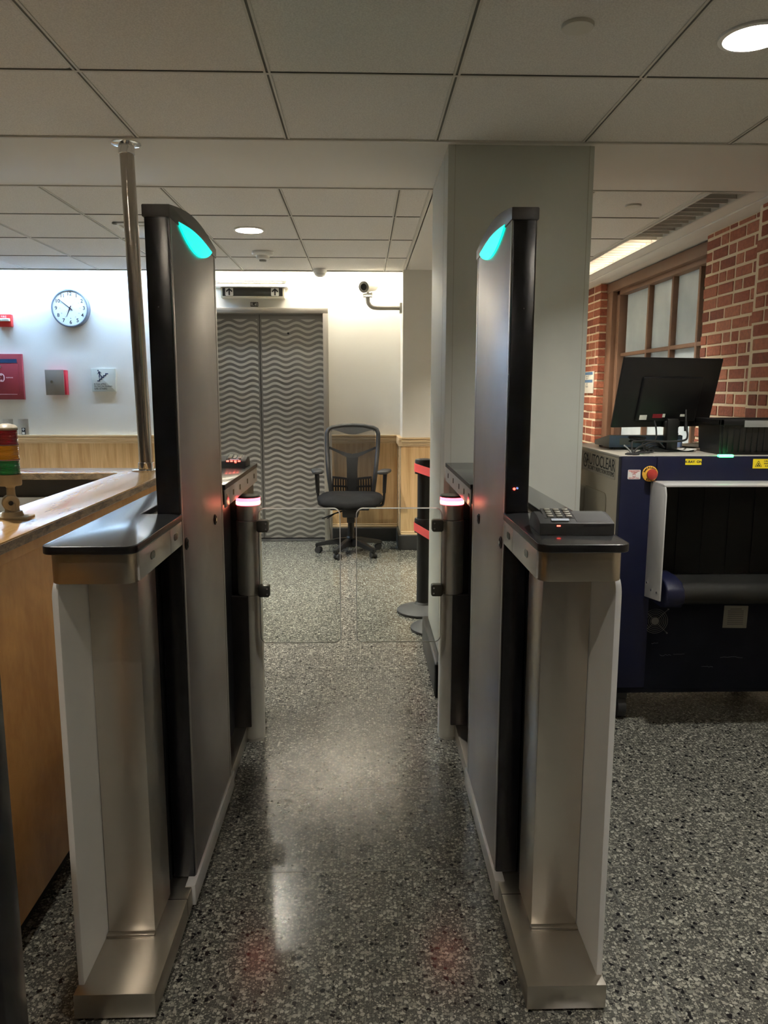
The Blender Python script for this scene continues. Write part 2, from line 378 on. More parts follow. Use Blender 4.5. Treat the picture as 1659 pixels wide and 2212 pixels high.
# --- front tiled ceiling, drywall band, rear tiled ceiling, right-hand rear ceiling
XL = [-3.46, -2.84, -2.21, -1.58, -.95, -.318, .318, .95, 1.58, 2.25]
FY = [-3.2, -2.7, -2.05, -1.36, -.68, .01, .70, 1.385, 2.07, 2.755, 3.44]
DOWN = [(1.175, 2.44), (-.75, 5.275), (-2.75, 5.275), (-1.26, 2.42), (-.62, .35), (1.27, .30), (0.05, -1.7), (1.54, 5.85), (1.54, 7.25)]
HOLES = [(x, y, .088) for x, y in DOWN]
def tiled(name, xs, ys, label, skip=()):
    bm = BM()
    for i in range(len(xs)-1):
        for j in range(len(ys)-1):
            hole = [h for h in HOLES if xs[i] < h[0] < xs[i+1] and ys[j] < h[1] < ys[j+1]]
            if hole:
                hx, hy, hr = hole[0]; a0, a1, b0, b1 = xs[i]+.004, xs[i+1]-.004, ys[j]+.004, ys[j+1]-.004; n = 64; I = []; O = []
                for k in range(n):
                    an = 2*PI*k/n; c, s_ = math.cos(an), math.sin(an)
                    tt = min([((a1 if c > 0 else a0)-hx)/c if abs(c) > 1e-9 else 9, ((b1 if s_ > 0 else b0)-hy)/s_ if abs(s_) > 1e-9 else 9])
                    I.append([bm.verts.new((hx+hr*c, hy+hr*s_, CEIL+z)) for z in (.004, .02)]); O.append([bm.verts.new((hx+tt*c, hy+tt*s_, CEIL+z)) for z in (.004, .02)])
                for k in range(n):
                    q = (k+1) % n
                    bm.faces.new((I[k][0], I[q][0], O[q][0], O[k][0])); bm.faces.new((I[k][1], O[k][1], O[q][1], I[q][1])); bm.faces.new((I[k][0], I[k][1], I[q][1], I[q][0]))
                continue
            box(bm, xs[i]+.004, xs[i+1]-.004, ys[j]+.004, ys[j+1]-.004, CEIL+.004, CEIL+.02)
    o = struct(name, bm, M_tile, label=label, smooth=0)
    g = BM()
    for x in xs:
        box(g, x-.012, x-.004, ys[0], ys[-1], CEIL, CEIL+.004); box(g, x+.004, x+.012, ys[0], ys[-1], CEIL, CEIL+.004)
    for y in ys: box(g, xs[0], xs[-1], y-.006, y+.006, CEIL-.0005, CEIL+.004)
    for x in (xs[0], xs[-1]): box(g, x-.02, x+.02, ys[0], ys[-1], CEIL+.001, CEIL+.0045)
    obj('ceiling_grid', g, M_tee, o, smooth=0)
    g2 = BM()
    for x in xs: box(g2, x-.004, x+.004, ys[0], ys[-1], CEIL+.003, CEIL+.0042)
    for y in ys: box(g2, xs[0], xs[-1], y-.009, y-.006, CEIL+.001, CEIL+.0041)
    obj('grid_groove', g2, M_teeg, o, smooth=0)
    return o
tiled('ceiling_front', XL, FY, 'tiled suspended ceiling over the turnstiles', skip=())
BXL = [-4.4, -4.21, -3.58, -2.95, -2.32, -1.69, -1.06, -.44, .195, .37]
BY = [4.2, 4.87, 5.60, 6.33, 7.0]
tiled('ceiling_back', BXL, BY, 'tiled suspended ceiling in front of the lift')
RX = [.95, 1.235, 1.84]; RY = [4.2, 4.85, 5.5, 6.2, 6.9, 7.6, 8.3, 9.0, 9.6]
tiled('ceiling_right', RX, RY, 'tiled suspended ceiling beside the window wall')
# drywall band and soffits (underside at the same level)
bm = BM(); box(bm, -4.5, 2.45, 3.44, 4.2, CEIL, CEIL+.05, .004)
box(bm, .37, .95, 4.2, 6.9, CEIL, CEIL+.05); struct('ceiling_band', bm, M_soff, label='plain plaster band crossing the ceiling')
bm = BM(); box(bm, -4.5, 2.25, 3.425, 3.44, CEIL-.004, CEIL+.01); box(bm, -4.5, 2.0, 4.195, 4.21, CEIL-.005, CEIL+.012); box(bm, .355, .375, 4.2, 7.0, CEIL-.003, CEIL+.01)
box(bm, -4.4, .37, 6.992, 7.012, CEIL-.006, CEIL+.03); struct('trim_3', bm, M_tee, label='pale metal edge trim round the ceiling band')
bm = BM(); box(bm, 2.085, 2.6, 4.2, 9.6, CEIL, CEIL+.05); box(bm, 2.15, 2.6, -3.2, 4.2, CEIL, CEIL+.05); box(bm, .95, 2.5, 9.5, 9.7, CEIL, CEIL+.05)
box(bm, 2.19, 2.30, 3.0, 9.6, CEIL-.012, CEIL, .004)
struct('ceiling_soffit', bm, M_soff, label='plaster soffit along the brick window wall')
# cap over everything (real slab above the false ceiling)
bm = BM(); box(bm, -4.6, 3.2, -3.3, 10.1, 2.95, 3.05); struct('ceiling_slab', bm, M_soff, label='slab above the false ceiling')

# --- back wall with lift opening
bm = BM(); WY = 7.32
box(bm, -4.5, -1.62, WY, WY+.3, 0, 2.95); box(bm, -.34, .36, WY, WY+.3, 0, 2.95); box(bm, -1.62, -.34, WY, WY+.3, 2.2, 2.95)
struct('wall_back', bm, M_wall, label='white painted wall around the lift door')
bm = BM(); box(bm, -1.7, -.3, 7.6, 7.7, 0, 2.95); struct('wall_shaft', bm, M_blackm, label='dark lift shaft wall')
bm = BM(); box(bm, .355, 1.02, 6.9, 9.6, 0, CEIL+.4); struct('wall_pier', bm, M_wall, label='grey white wall pier right of the lift lobby')
bm = BM(); box(bm, .37, 1.008, 3.47, 4.2, 0, CEIL, .004); struct('wall_column', bm, M_colp, label='square greenish white column behind the right turnstile')
bm = BM()
for z in (0,): box(bm, .3695, .3705, 3.62, 3.622, 0.2, CEIL); box(bm, .985, .987, 3.4693, 3.4705, .2, CEIL); box(bm, .40, .402, 3.4693, 3.4705, .2, CEIL)
struct('trim_4', bm, mat('caulk_line', (.42, .41, .34), .6), label='thin casing seams on the column')
bm = BM(); box(bm, -4.6, -4.4, -3.2, 7.6, 0, 2.95); struct('wall_left', bm, mat('left_wall_paint', (.45, .44, .40), .6), label='left wall')
bm = BM(); box(bm, -4.5, 2.6, -3.3, -3.1, 0, 2.95); struct('wall_front', bm, mat('entrance_dark', (.16, .155, .15), .6), label='wall behind the viewer')
bm = BM(); box(bm, .95, 2.6, 9.5, 9.7, 0, 2.95); struct('wall_far', bm, M_wall, label='end wall of the window passage')

# wainscot
def wainscot(name, x0, x1, y, label, ztop=1.03):
    bm = BM(); box(bm, x0, x1, y-.012, y, .14, .965); o = struct(name, bm, M_oak, label=label)
    r = BM()
    prof = [(0, .955), (.018, .955), (.018, .968), (.026, .972), (.026, .982), (.034, .990), (.040, 1.0), (.040, 1.008), (.030, 1.014), (.044, 1.022), (.044, 1.034), (0, 1.034)]
    prism(r, prof, x1-x0, frame((x0, y, 0), (0, -1, 0), (0, 0, 1)) @ Matrix.Diagonal((1, 1, 1, 1)))
    # extrude direction of the frame is (-y) x z = -x, so flip onto the span
    for v in r.verts: v.co.x = x0 + (x0-v.co.x if v.co.x < x0-1e-6 else v.co.x-x0)
    bmesh.ops.recalc_face_normals(r, faces=r.faces[:])
    obj('chair_rail', r, M_rail, o)
    s = BM(); box(s, x0, x1, y-.026, y, .135, .155, .004); box(s, x0, x1, y-.018, y, .155, .172, .003); obj('bottom_moulding', s, M_rail, o)
    return o
wainscot('trim_5', -4.4, -1.68, WY, 'oak wainscot and chair rail left of the lift')
wainscot('trim_6', -.30, .33, WY, 'oak wainscot and chair rail right of the lift')
wainscot('trim_7', .345, 1.0, 6.9, 'oak wainscot and chair rail on the pier')
bm = BM(); box(bm, .343, .355, 6.9, WY, .14, .965); box(bm, .318, .355, 6.875, WY, .955, 1.034, .006); box(bm, .335, .36, 7.29, 7.32, .15, 1.0)
struct('trim_8', bm, M_rail, label='oak return on the side of the pier')
def base(name, x0, x1, y0, y1, z=.15): bm = BM(); box(bm, x0, x1, y0, y1, 0, z, .008, 3); struct(name, bm, M_base, label=name.replace('_', ' ')+' in black rubber')
base('baseboard_back', -.30, .345, 7.28, WY, .135); base('baseboard_lobby', -4.4, -1.68, 7.28, WY, .135)
base('baseboard_pier', .32, 1.0, 6.86, 6.9, .14); base('baseboard_pier_side', .32, .355, 6.88, WY, .14)
base('baseboard_column_side', .338, .372, 3.435, 4.22, .17); base('baseboard_column_front', .338, 1.026, 3.435, 3.472, .17)

# --- lift door
d = BM(); box(d, -1.60, -.36, 7.50, 7.51, 0, 2.2); 
door = bpy.data.objects.new('door_1', None); C.objects.link(door); door.location = (-.98, 7.42, 0)
door['kind'] = 'structure'; door['label'] = 'centre opening steel lift door etched with horizontal waves'; door['category'] = 'door'; d.free()
bm = BM(); box(bm, -1.60, -.984, 7.42, 7.45, .012, 2.18); obj('door_panel', bm, M_wave, door, 0)
bm = BM(); box(bm, -.978, -.345, 7.42, 7.45, .012, 2.18); obj('door_panel', bm, M_wave, door, 0)
bm = BM(); box(bm, -.985, -.977, 7.425, 7.44, .012, 2.18); obj('door_seal', bm, M_rub, door, 0)
bm = BM(); box(bm, -.375, -.325, 7.295, 7.44, 0, 2.165, .004); box(bm, -1.64, -1.585, 7.295, 7.44, 0, 2.165, .004); box(bm, -1.64, -.325, 7.295, 7.44, 2.165, 2.215, .004)
obj('door_frame', bm, M_st_v, door)
bm = BM(); cyl(bm, (-.71, 7.421, 1.99), (-.71, 7.416, 1.99), .010, 16); obj('keyhole', bm, M_ink, door)

# --- lift lantern with light hood, and number plate
t = thing('lift_lantern', 'lift indicator box with two up arrows above the steel door', 'lift indicator', (-1.01, WY, 2.29))
bm = BM(); box(bm, -1.30, -.72, 7.22, WY, 2.292, 2.385, .004); obj('housing', bm, mat('lantern_cream', (.66, .62, .50), .45), t)
bm = BM(); box(bm, -1.285, -.735, 7.216, 7.222, 2.308, 2.38, .002); obj('display_panel', bm, mat('dark_glass', (.05, .048, .042), .15), t)
for cx, nm in ((-1.222, 'left'), (-.805, 'right')):
    bm = BM(); prism(bm, rrect(-.036, .036, -.036, .036, .009), .003, FR(cx, 7.217, 2.345)); a = obj('arrow_sign', bm, M_white, t)
    bm = BM(); prism(bm, [(-.007, -.03), (.007, -.03), (.007, .012), (.022, -.003), (.031, .006), (0, .033), (-.031, .006), (-.022, -.003), (-.007, .012)], .001, FR(cx, 7.2135, 2.345)); obj('arrow', bm, M_ink, a, 0)
t = thing('lift_hood_light', 'white slanted hood light mounted above the lift indicator', 'light', (-1.02, 7.25, 2.39))
bm = BM(); prism(bm, [(0, 2.386), (.16, 2.386), (.13, 2.425), (.0, 2.425)], .68, frame((-.69, WY, 0), (0, -1, 0), (0, 0, 1))); obj('shade', bm, M_white, t)
bm = BM(); box(bm, -1.345, -.695, 7.17, 7.25, 2.432, 2.448, .003); obj('top_plate', bm, M_tee, t)
bm = BM(); box(bm, -1.3, -.74, 7.20, 7.23, 2.425, 2.433); obj('tube_lamp', bm, emis('hood_lamp', (1, .88, .62), 9), t)
bm = BM(); prism(bm, rrect(-.036, .036, -.02, .02, .003), .004, FR(-1.01, WY, 2.245)); t = obj('number_plate', bm, mat('plate_dark', (.05, .05, .045), .4)); tag(t, 'small dark plate reading EL. #2 above the lift door', 'sign')
text('lettering', [('EL.', .034, -.016, 0), ('#2', .034, .018, 0)], FR(-1.01, WY-.0045, 2.245), M_white, t, xs=.8, bold=.0003)

# --- brick window wall (right)
def brickwall(name, face, y0, y1, z0, z1, label, axis='x', yfix=None):
    """face: x of brick fronts; bricks run along y (axis x normal) """
    bm = BM(); H = .064; J = .0145; row = 0; z = z0
    while z < z1-.02:
        y = y0-(.11 if row % 2 else 0)
        while y < y1-.01:
            Lb = .205 if random.random() > .22 else .098
            a, b = max(y, y0), min(y+Lb, y1)
            if b-a > .03:
                o = random.uniform(-.0025, .0025)
                if axis == 'x': box(bm, face+o, face+.05, a+random.uniform(0, .003), b-random.uniform(0, .003), z+random.uniform(-.001, .002), min(z+H, z1)+random.uniform(-.002, .001), .004, 1)
                else: box(bm, a+random.uniform(0, .003), b, yfix+o, yfix+.05, z+random.uniform(-.001, .002), min(z+H, z1), .004, 1)
            y += Lb+J
        z += H+J; row += 1
    return bm
RW = 2.34
bm = BM(); box(bm, RW+.004, 2.9, 4.4, 5.32, 0, CEIL+.05); box(bm, 2.254, 2.9, -3.2, 4.46, 0, CEIL+.05); box(bm, RW+.004, 2.9, 7.67, 9.6, 0, CEIL+.05); box(bm, 2.46, 2.9, 5.2, 7.7, 0, .98); box(bm, 2.46, 2.9, 5.2, 7.7, 2.44, 2.9)
wr = struct('wall_right', bm, M_mort, label='red brick wall with pale lime mortar beside the window', smooth=0)
obj('bricks', brickwall('b', RW, 4.46, 5.325, .9, CEIL-.005, ''), M_brick, wr, 0)
obj('bricks', brickwall('b', 2.25, 3.45, 4.46, .9, CEIL-.005, ''), M_brick, wr, 0)
obj('bricks', brickwall('b', RW, 7.66, 9.3, .7, CEIL-.005, ''), M_brick, wr, 0)
obj('bricks', brickwall('b', 0, RW, RW+.085, .7, CEIL-.005, '', 'y', 7.66), M_brick, wr, 0)
# window
win = bpy.data.objects.new('window_1', None); C.objects.link(win); win.location = (2.42, 6.4, .98); win['kind'] = 'structure'; win['label'] = 'brown framed window with frosted panes in the brick wall'; win['category'] = 'window'
bm = BM(); X0 = 2.425
box(bm, X0-.015, 2.55, 7.5, 7.66, .95, 2.46, .006); box(bm, X0, 2.55, 5.2, 5.30, .95, 2.46, .006); box(bm, X0-.02, 2.55, 5.2, 7.66, 2.40, 2.49, .006); box(bm, X0-.05, 2.55, 5.2, 7.6, .93, .985, .006)
box(bm, X0+.03, 2.56, 7.42, 7.5, .98, 2.41, .006); box(bm, X0+.03, 2.56, 5.2, 7.5, 2.36, 2.41, .006)
obj('window_frame', bm, M_wframe, win)
ym = [5.30, 5.74, 6.24, 6.76, 7.42]
bm = BM()
for y in ym[1:-1]: box(bm, 2.485, 2.54, y-.018, y+.018, .98, 2.37, .006)
for z in (1.28, 1.80): box(bm, 2.487, 2.54, 5.3, 7.44, z-.016, z+.016, .006)
obj('glazing_bars', bm, M_wframe, win)
for i in range(4):
    for z0, z1 in ((.98, 1.28), (1.28, 1.80), (1.80, 2.37)):
        bm = BM(); box(bm, 2.53, 2.536, ym[i]+.01, ym[i+1]-.01, z0+.01, z1-.01); obj('pane', bm, M_pane, win, 0)

# --- recessed louvre light trough in the right ceiling
t = thing('louvre_light', 'long recessed ceiling light with white cross louvres above the window passage', 'ceiling light', (1.96, 6.0, CEIL))
bm = BM(); box(bm, 1.845, 1.86, 4.2, 9.4, CEIL-.006, CEIL+.13); box(bm, 2.07, 2.085, 4.2, 9.4, CEIL-.002, CEIL+.13); box(bm, 1.845, 2.085, 4.2, 9.4, CEIL+.13, CEIL+.14); box(bm, 1.86, 2.07, 4.2, 4.215, CEIL-.004, CEIL+.13)
obj('housing', bm, M_louv, t, 0)
bm = BM(); cyl(bm, (2.035, 5.55, CEIL+.108), (2.035, 9.3, CEIL+.108), .014, 12); obj('tube_lamp', bm, M_trough, t)
yy = 4.26
while yy < 9.3:
    bm = BM(); box(bm, 1.862, 2.068, yy, yy+.008, CEIL+.004, CEIL+.085); obj('louvre_blade', bm, M_louv, t, 0); yy += .105
# --- cove tubes above the rear ceiling edge
def tube_light(name, x0, x1, m, label):
    t = thing(name, label, 'light', ((x0+x1)/2, 7.1, 2.68))
    bm = BM(); box(bm, x0, x1, 7.03, 7.09, 2.60, 2.68, .004); obj('batten', bm, M_white, t)
    bm = BM(); cyl(bm, (x0+.02, 7.12, 2.63), (x1-.02, 7.12, 2.63), .014, 12); obj('tube_lamp', bm, m, t)
tube_light('cove_light', -4.2, -3.0, M_cool, 'cool white tube in the cove above the fire alarm')
tube_light('cove_light', -2.95, -1.75, M_cool, 'cool white tube in the cove above the clock')
tube_light('cove_light', -1.65, -.65, M_warm, 'warm white tube in the cove above the lift')
tube_light('cove_light', -.6, .33, M_warm, 'warm white tube in the cove above the wall camera')

# ============================================================ CEILING THINGS
def downlight(x, y, m, label, z=CEIL, r=.088, cut=None):
    t = thing('downlight', label, 'ceiling light', (x, y, z))
    T = Matrix.Translation((x, y, z))
    bm = BM(); lathe(bm, [(r+.014, -.003), (r+.014, 0.004), (r+.002, .004)], T, 40, cap=False); lathe(bm, [(r+.014, -.003), (r, -.005), (r-.002, 0), (r-.002, .006)], T, 40, cap=False); obj('trim_ring', bm, M_white, t)
    bm = BM(); lathe(bm, [(r-.002, .002), (r-.006, .05), (r-.02, .115), (0, .12)], T, 40, cap=False); obj('reflector', bm, M_can, t)
    bm = BM(); lathe(bm, [(.0, .075), (.040, .078), (.046, .092), (.036, .115)], T, 24, cap=False); obj('lamp', bm, m, t)
    return t
downlight(1.175, 2.44, M_lamp_c, 'lit round downlight at the top right of the front ceiling')
downlight(-.75, 5.275, M_lamp_r, 'lit round downlight in the rear ceiling near the smoke detector')
# lights behind and beside the viewer; rear left and passage ones added for brightness
downlight(-1.26, 2.42, M_lamp_n, 'round downlight over the wooden counter')
downlight(-.62, .35, M_lamp_w, 'round downlight over the left turnstile entrance')
downlight(1.27, .30, M_lamp_n, 'round downlight right of the turnstile entrance')
downlight(-2.75, 5.275, M_lamp_r, 'added round downlight out of view at the left, brightening the rear floor')  # unseen lamp, added to lift the rear floor brightness
M_lamp_fill = emis('lamp_passage_fill', (1, .92, .78), L_DOWN*2.6)  # two lamps hidden by the column, added to brighten the right rear ceiling
downlight(1.54, 5.85, M_lamp_fill, 'added unseen downlight behind the column brightening the passage, nearer one')
downlight(1.54, 7.25, M_lamp_fill, 'added unseen downlight behind the column brightening the passage, farther one')
downlight(.05, -1.7, mat_half, 'round downlight behind the viewer')
def cover(x, y, r, label):
    bm = BM(); lathe(bm, [(0, -.006), (r*.96, -.006), (r, -.002), (r, .004)], Matrix.Translation((x, y, CEIL)), 40); o = obj('cover_plate', bm, mat('cover_white', (.66, .64, .58), .5)); tag(o, label, 'cover plate')
cover(.628, 2.39, .047, 'round white sprinkler cover in the front ceiling'); cover(1.55, 4.53, .045, 'round white sprinkler cover in the right ceiling near the louvres')
t = thing('smoke_detector', 'white round smoke detector with a small nozzle on the rear ceiling', 'smoke detector', (-.767, 6.09, CEIL))
T = Matrix.Translation((-.767, 6.09, CEIL)) @ Matrix.Diagonal((1, 1, -1, 1))
bm = BM(); lathe(bm, [(.084, -.002), (.084, .012), (.078, .02), (.05, .026), (0, .027)], T, 32); obj('base', bm, M_white, t)
bm = BM(); lathe(bm, [(.052, .022), (.050, .048), (.034, .056), (0, .058)], T, 32); obj('sensor_head', bm, M_white, t)
bm = BM(); lathe(bm, [(.028, .056), (.026, .068), (0, .070)], T, 24); obj('cap', bm, mat('det_grey', (.3, .3, .29), .5), t)
t = thing('motion_sensor', 'small white dome sensor at the rear ceiling edge', 'sensor', (-.375, 6.93, CEIL))
T = Matrix.Translation((-.375, 6.93, CEIL)) @ Matrix.Diagonal((1, 1, -1, 1))
bm = BM(); lathe(bm, [(.060, 0), (.060, .022), (.055, .030)], T, 32); obj('base', bm, M_white, t)
bm = BM(); lathe(bm, [(.052, .03), (.046, .046), (.028, .058), (0, .062)], T, 32); obj('lens_dome', bm, M_white, t)
t = thing('ceiling_vent', 'square white ceiling air vent in the rear ceiling behind the pole', 'air vent', (-1.38, 5.3, CEIL))
bm = BM()
for a, b in ((0, .03), (.43, .46)): box(bm, -1.585+a, -1.585+b, 5.07, 5.53, CEIL-.008, CEIL, .002); box(bm, -1.585, -1.125, 5.07+a, 5.07+b, CEIL-.008, CEIL, .002)
obj('frame', bm, M_white, t)
bm = BM(); prism(bm, rrect(-.17, .17, -.17, .17, .005), .012, Matrix.Translation((-1.355, 5.3, CEIL-.012)), .003); obj('diffuser_plate', bm, M_white, t)

# ============================================================ BACK WALL THINGS
# clock
cxk, czk, R = -2.695, 2.198, .172
t = thing('wall_clock', 'round wall clock with numerals and a grey rim on the left back wall', 'clock', (cxk, WY, czk)); F = FR(cxk, WY, czk)
bm = BM(); lathe(bm, [(R, 0), (R, .048), (R-.006, .056), (R-.014, .056), (R-.014, .046), (0, .046)], F, 64); obj('rim', bm, mat('clock_rim', (.12, .14, .17), .4), t)
bm = BM(); lathe(bm, [(0, .0465), (R-.014, .0465), (R-.014, .0475), (0, .0475)], F, 64); obj('dial', bm, mat('dial', (.72, .76, .76), .5), t)
for i in range(1, 13):
    a = PI/2-i*PI/6
    text('numeral', [(str(i), .046, .127*math.cos(a), .127*math.sin(a)), (str(i+12), .012, .091*math.cos(a), .091*math.sin(a), {'bold': 0})], F @ Matrix.Translation((0, 0, .0480)), M_ink, t, bold=.0008)
bm = BM()
for i in range(60):
    a = i*PI/30; r0, r1 = (.148, .155); M_ = F @ Matrix.Translation((0, 0, .0476)) @ Matrix.Rotation(a, 4, 'Z'); prism(bm, [(r0, -.0006), (r1, -.0006), (r1, .0006), (r0, .0006)], .0005, M_)
obj('minute_marks', bm, M_ink, t, 0)
def hand(nm, ang, ln, wd, tail, m, z):
    bm = BM(); prism(bm, [(-tail, -wd*.7), (0, -wd), (ln, -wd*.4), (ln, wd*.4), (0, wd), (-tail, wd*.7)], .0015, F @ Matrix.Translation((0, 0, z)) @ Matrix.Rotation(math.radians(90-ang), 4, 'Z')); obj(nm, bm, m, t, 0)
hand('minute_hand', 310, .118, .0035, .03, M_ink, .0495); hand('hour_hand', 204, .085, .005, .025, M_ink, .0515); hand('second_hand', 42, .11, .0009, .05, mat('hand_red', (.4, .02, .02), .4), .0535)
bm = BM(); lathe(bm, [(0, .049), (.007, .049), (.007, .057), (0, .057)], F, 16); obj('hub', bm, M_ink, t)

# stairs sign
t = thing('stairs_sign', 'square grey sign with stair pictogram reading USE STAIRS', 'sign', (-2.435, WY, 1.547)); F = FR(-2.435, WY-.018, 1.547)
bm = BM(); prism(bm, rrect(-.112, .112, -.107, .107, .004), .018, FR(-2.435, WY, 1.547), .002); obj('plate', bm, mat('sign_grey', (.50, .52, .47), .5), t)
bm = BM(); Z1 = F @ Matrix.Translation((0, 0, .0003))
st = [(-.052, -.005), (-.034, .010), (-.014, .027), (.006, .044), (.026, .061)]
px, py = -.058, -.012
for i in range(5):
    prism(bm, [(px, py), (px+.026, py), (px+.026, py+.009), (px, py+.009)], .0008, Z1); 
    if i < 4: prism(bm, [(px+.018, py), (px+.026, py), (px+.026, py+.025), (px+.018, py+.025)], .0008, Z1)
    px += .0195; py += .0165
prism(bm, circ(.0062, 16, -.046, .088), .0008, Z1)
prism(bm, [(-.044, .079), (-.036, .081), (-.028, .062), (-.030, .050), (-.038, .052), (-.043, .066)], .0008, Z1)
prism(bm, [(-.038, .054), (-.030, .052), (-.034, .036), (-.033, .022), (-.040, .022), (-.041, .038)], .0008, Z1)
prism(bm, [(-.034, .056), (-.028, .056), (-.019, .041), (-.006, .035), (-.010, .030), (-.024, .035)], .0008, Z1)
prism(bm, [(-.042, .078), (-.038, .073), (-.045, .062), (-.054, .053), (-.056, .056), (-.048, .065)], .0008, Z1)
prism(bm, [(-.036, .081), (-.022, .074), (-.017, .060), (-.020, .060), (-.026, .071), (-.037, .075)], .0008, Z1)
obj('pictogram', bm, M_inkb, t, 0)
text('lettering', [('In Case of Fire', .0185, -.090, -.036), ('Do Not Use Elevators', .0185, -.090, -.056), ('USE STAIRS', .024, -.090, -.080)], Z1, M_ink, t, align='LEFT', bold=.0002)

# key box
t = thing('key_box', 'small grey steel box with red sides and a round lock on the back wall', 'box', (-2.865, WY, 1.525))
bm = BM(); box(bm, -2.955, -2.768, 7.26, WY, 1.41, 1.638, .003); obj('body', bm, M_redp, t)
bm = BM(); box(bm, -2.957, -2.785, 7.254, 7.262, 1.408, 1.640, .002); obj('door', bm, mat('box_grey', (.30, .27, .24), .45, .5), t)
bm = BM(); cyl(bm, (-2.895, 7.256, 1.53), (-2.895, 7.246, 1.53), .012, 20); obj('lock', bm, M_chrome, t)
# emergency telephone cabinet
t = thing('telephone_cabinet', 'large dark red wall cabinet with a handset symbol and navy label strip', 'cabinet', (-3.35, WY, 1.575))
bm = BM(); box(bm, -3.62, -3.175, 7.29, WY, 1.366, 1.785, .002); obj('frame', bm, mat('cabinet_red', (.29, .04, .055), .45), t)
bm = BM(); box(bm, -3.585, -3.215, 7.283, 7.292, 1.41, 1.695, .002); dr = obj('door', bm, mat('cabinet_red_door', (.27, .03, .045), .45), t)
bm = BM(); cyl(bm, (-3.375, 7.283, 1.668), (-3.375, 7.272, 1.668), .012, 20); obj('lock', bm, M_chrome, dr)
bm = BM(); box(bm, -3.58, -3.222, 7.286, 7.291, 1.703, 1.738); nl = obj('label_strip', bm, mat('label_navy', (.02, .06, .14), .4), t)
bm = BM(); Fp = FR(-3.36, 7.2825, 1.567)
tube(bm, [Fp @ Vector(p) for p in smooth_path([(-.020, .034, 0), (-.006, .036, 0), (.012, .020, 0), (.014, -.012, 0), (.004, -.032, 0), (-.010, -.034, 0)], 5)], .0042, 6)
for py in (.028, -.028): prism(bm, rrect(-.022, -.002, py-.009, py+.009, .004), .004, Fp)
obj('handset_symbol', bm, mat('label_pink', (.75, .5, .52), .5), dr)
text('lettering', [('EMERGENCY', .0145, -.055, 0), ('TELEPHONE', .0145, .063, 0)], Fp, mat('label_pink', (.75, .5, .52), .5), dr, bold=.0006, xs=.85)
bm = BM(); box(bm, -3.40, -3.235, 7.280, 7.284, 1.412, 1.416); obj('pull_edge', bm, mat('label_pink', (.75, .5, .52), .5), dr, 0)
# fire alarm pull
t = thing('fire_alarm', 'red fire alarm pull station with a white handle at the left photo edge', 'fire alarm', (-3.30, WY, 2.087))
bm = BM(); box(bm, -3.37, -3.238, 7.275, WY, 2.03, 2.142, .006); obj('body', bm, M_red, t)
text('lettering', [('FIRE', .026, 0, .032)], FR(-3.305, 7.2745, 2.087), M_white, t, sp=1.1)
bm = BM(); box(bm, -3.36, -3.246, 7.255, 7.277, 2.078, 2.104, .004); hd = obj('handle', bm, mat('handle_cream', (.82, .82, .66), .4), t)
text('lettering', [('PULL DOWN', .016, 0, 0)], FR(-3.305, 7.2545, 2.091), mat('grey_ink', (.15, .18, .16), .5), hd)
# lift call plates
t = thing('lift_call_plate', 'steel plate with an up arrow and call button, right of the signal tower', 'call plate', (-3.215, WY, 1.065))
bm = BM(); box(bm, -3.262, -3.168, 7.314, WY, .952, 1.182, .001); obj('plate', bm, M_st_v, t)
bm = BM(); box(bm, -3.232, -3.198, 7.309, 7.315, 1.035, 1.10, .001); obj('button_panel', bm, M_ink, t)
F = FR(-3.215, 7.3088, 1.085); bm = BM(); prism(bm, [(-.0035, -.012), (.0035, -.012), (.0035, .003), (.010, -.003), (.013, .001), (0, .013), (-.013, .001), (-.010, -.003), (-.0035, .003)], .001, F); obj('arrow', bm, M_white, t, 0)
bm = BM(); prism(bm, rrect(-.011, .011, -.011, .011, .003), .004, FR(-3.215, 7.309, 1.05)); obj('button', bm, M_white, t)
bm = BM()
for z in (.965, 1.168): cyl(bm, (-3.215, 7.315, z), (-3.215, 7.3125, z), .004, 10)
obj('screws', bm, M_chrome, t)
bm = BM(); box(bm, -3.405, -3.31, 7.314, WY, 1.02, 1.182, .001); t = obj('blank_plate', bm, M_st_v); tag(t, 'plain steel wall plate half hidden behind the signal tower', 'wall plate')
bm = BM(); cyl(bm, (-3.357, 7.315, 1.165), (-3.357, 7.3125, 1.165), .004, 10); obj('screw', bm, M_chrome, t)

# CCTV camera
t = thing('security_camera', 'cream bullet security camera on a curved grey arm', 'security camera', (.35, 7.1, 2.2))
bm = BM(); tube(bm, smooth_path([(.353, 7.1, 2.195), (.25, 7.1, 2.195), (.14, 7.1, 2.195), (.085, 7.1, 2.203), (.052, 7.1, 2.235), (.045, 7.1, 2.275), (.045, 7.1, 2.29)], 5), .019, 16); obj('arm', bm, mat('cctv_grey', (.30, .28, .24), .5), t)
bm = BM(); box(bm, .335, .356, 7.06, 7.14, 2.15, 2.24, .003); obj('wall_plate', bm, mat('cctv_grey', (.30, .28, .24), .5), t)
bm = BM(); box(bm, .005, .085, 7.07, 7.12, 2.288, 2.294, .002); box(bm, .004, .010, 7.07, 7.12, 2.288, 2.325, .002); box(bm, .080, .086, 7.07, 7.12, 2.288, 2.335, .002); cyl(bm, (.0, 7.095, 2.315), (.09, 7.095, 2.318), .011, 16); cyl(bm, (.045, 7.05, 2.32), (.045, 7.09, 2.32), .012, 16)
obj('bracket', bm, M_white, t)
ax = Vector((-.42, -.86, -.16)).normalized(); p1 = Vector((.01, 6.97, 2.362)); p0 = p1-ax*.21
Q = Matrix.Translation(p0) @ ax.to_track_quat('Z', 'Y').to_matrix().to_4x4()
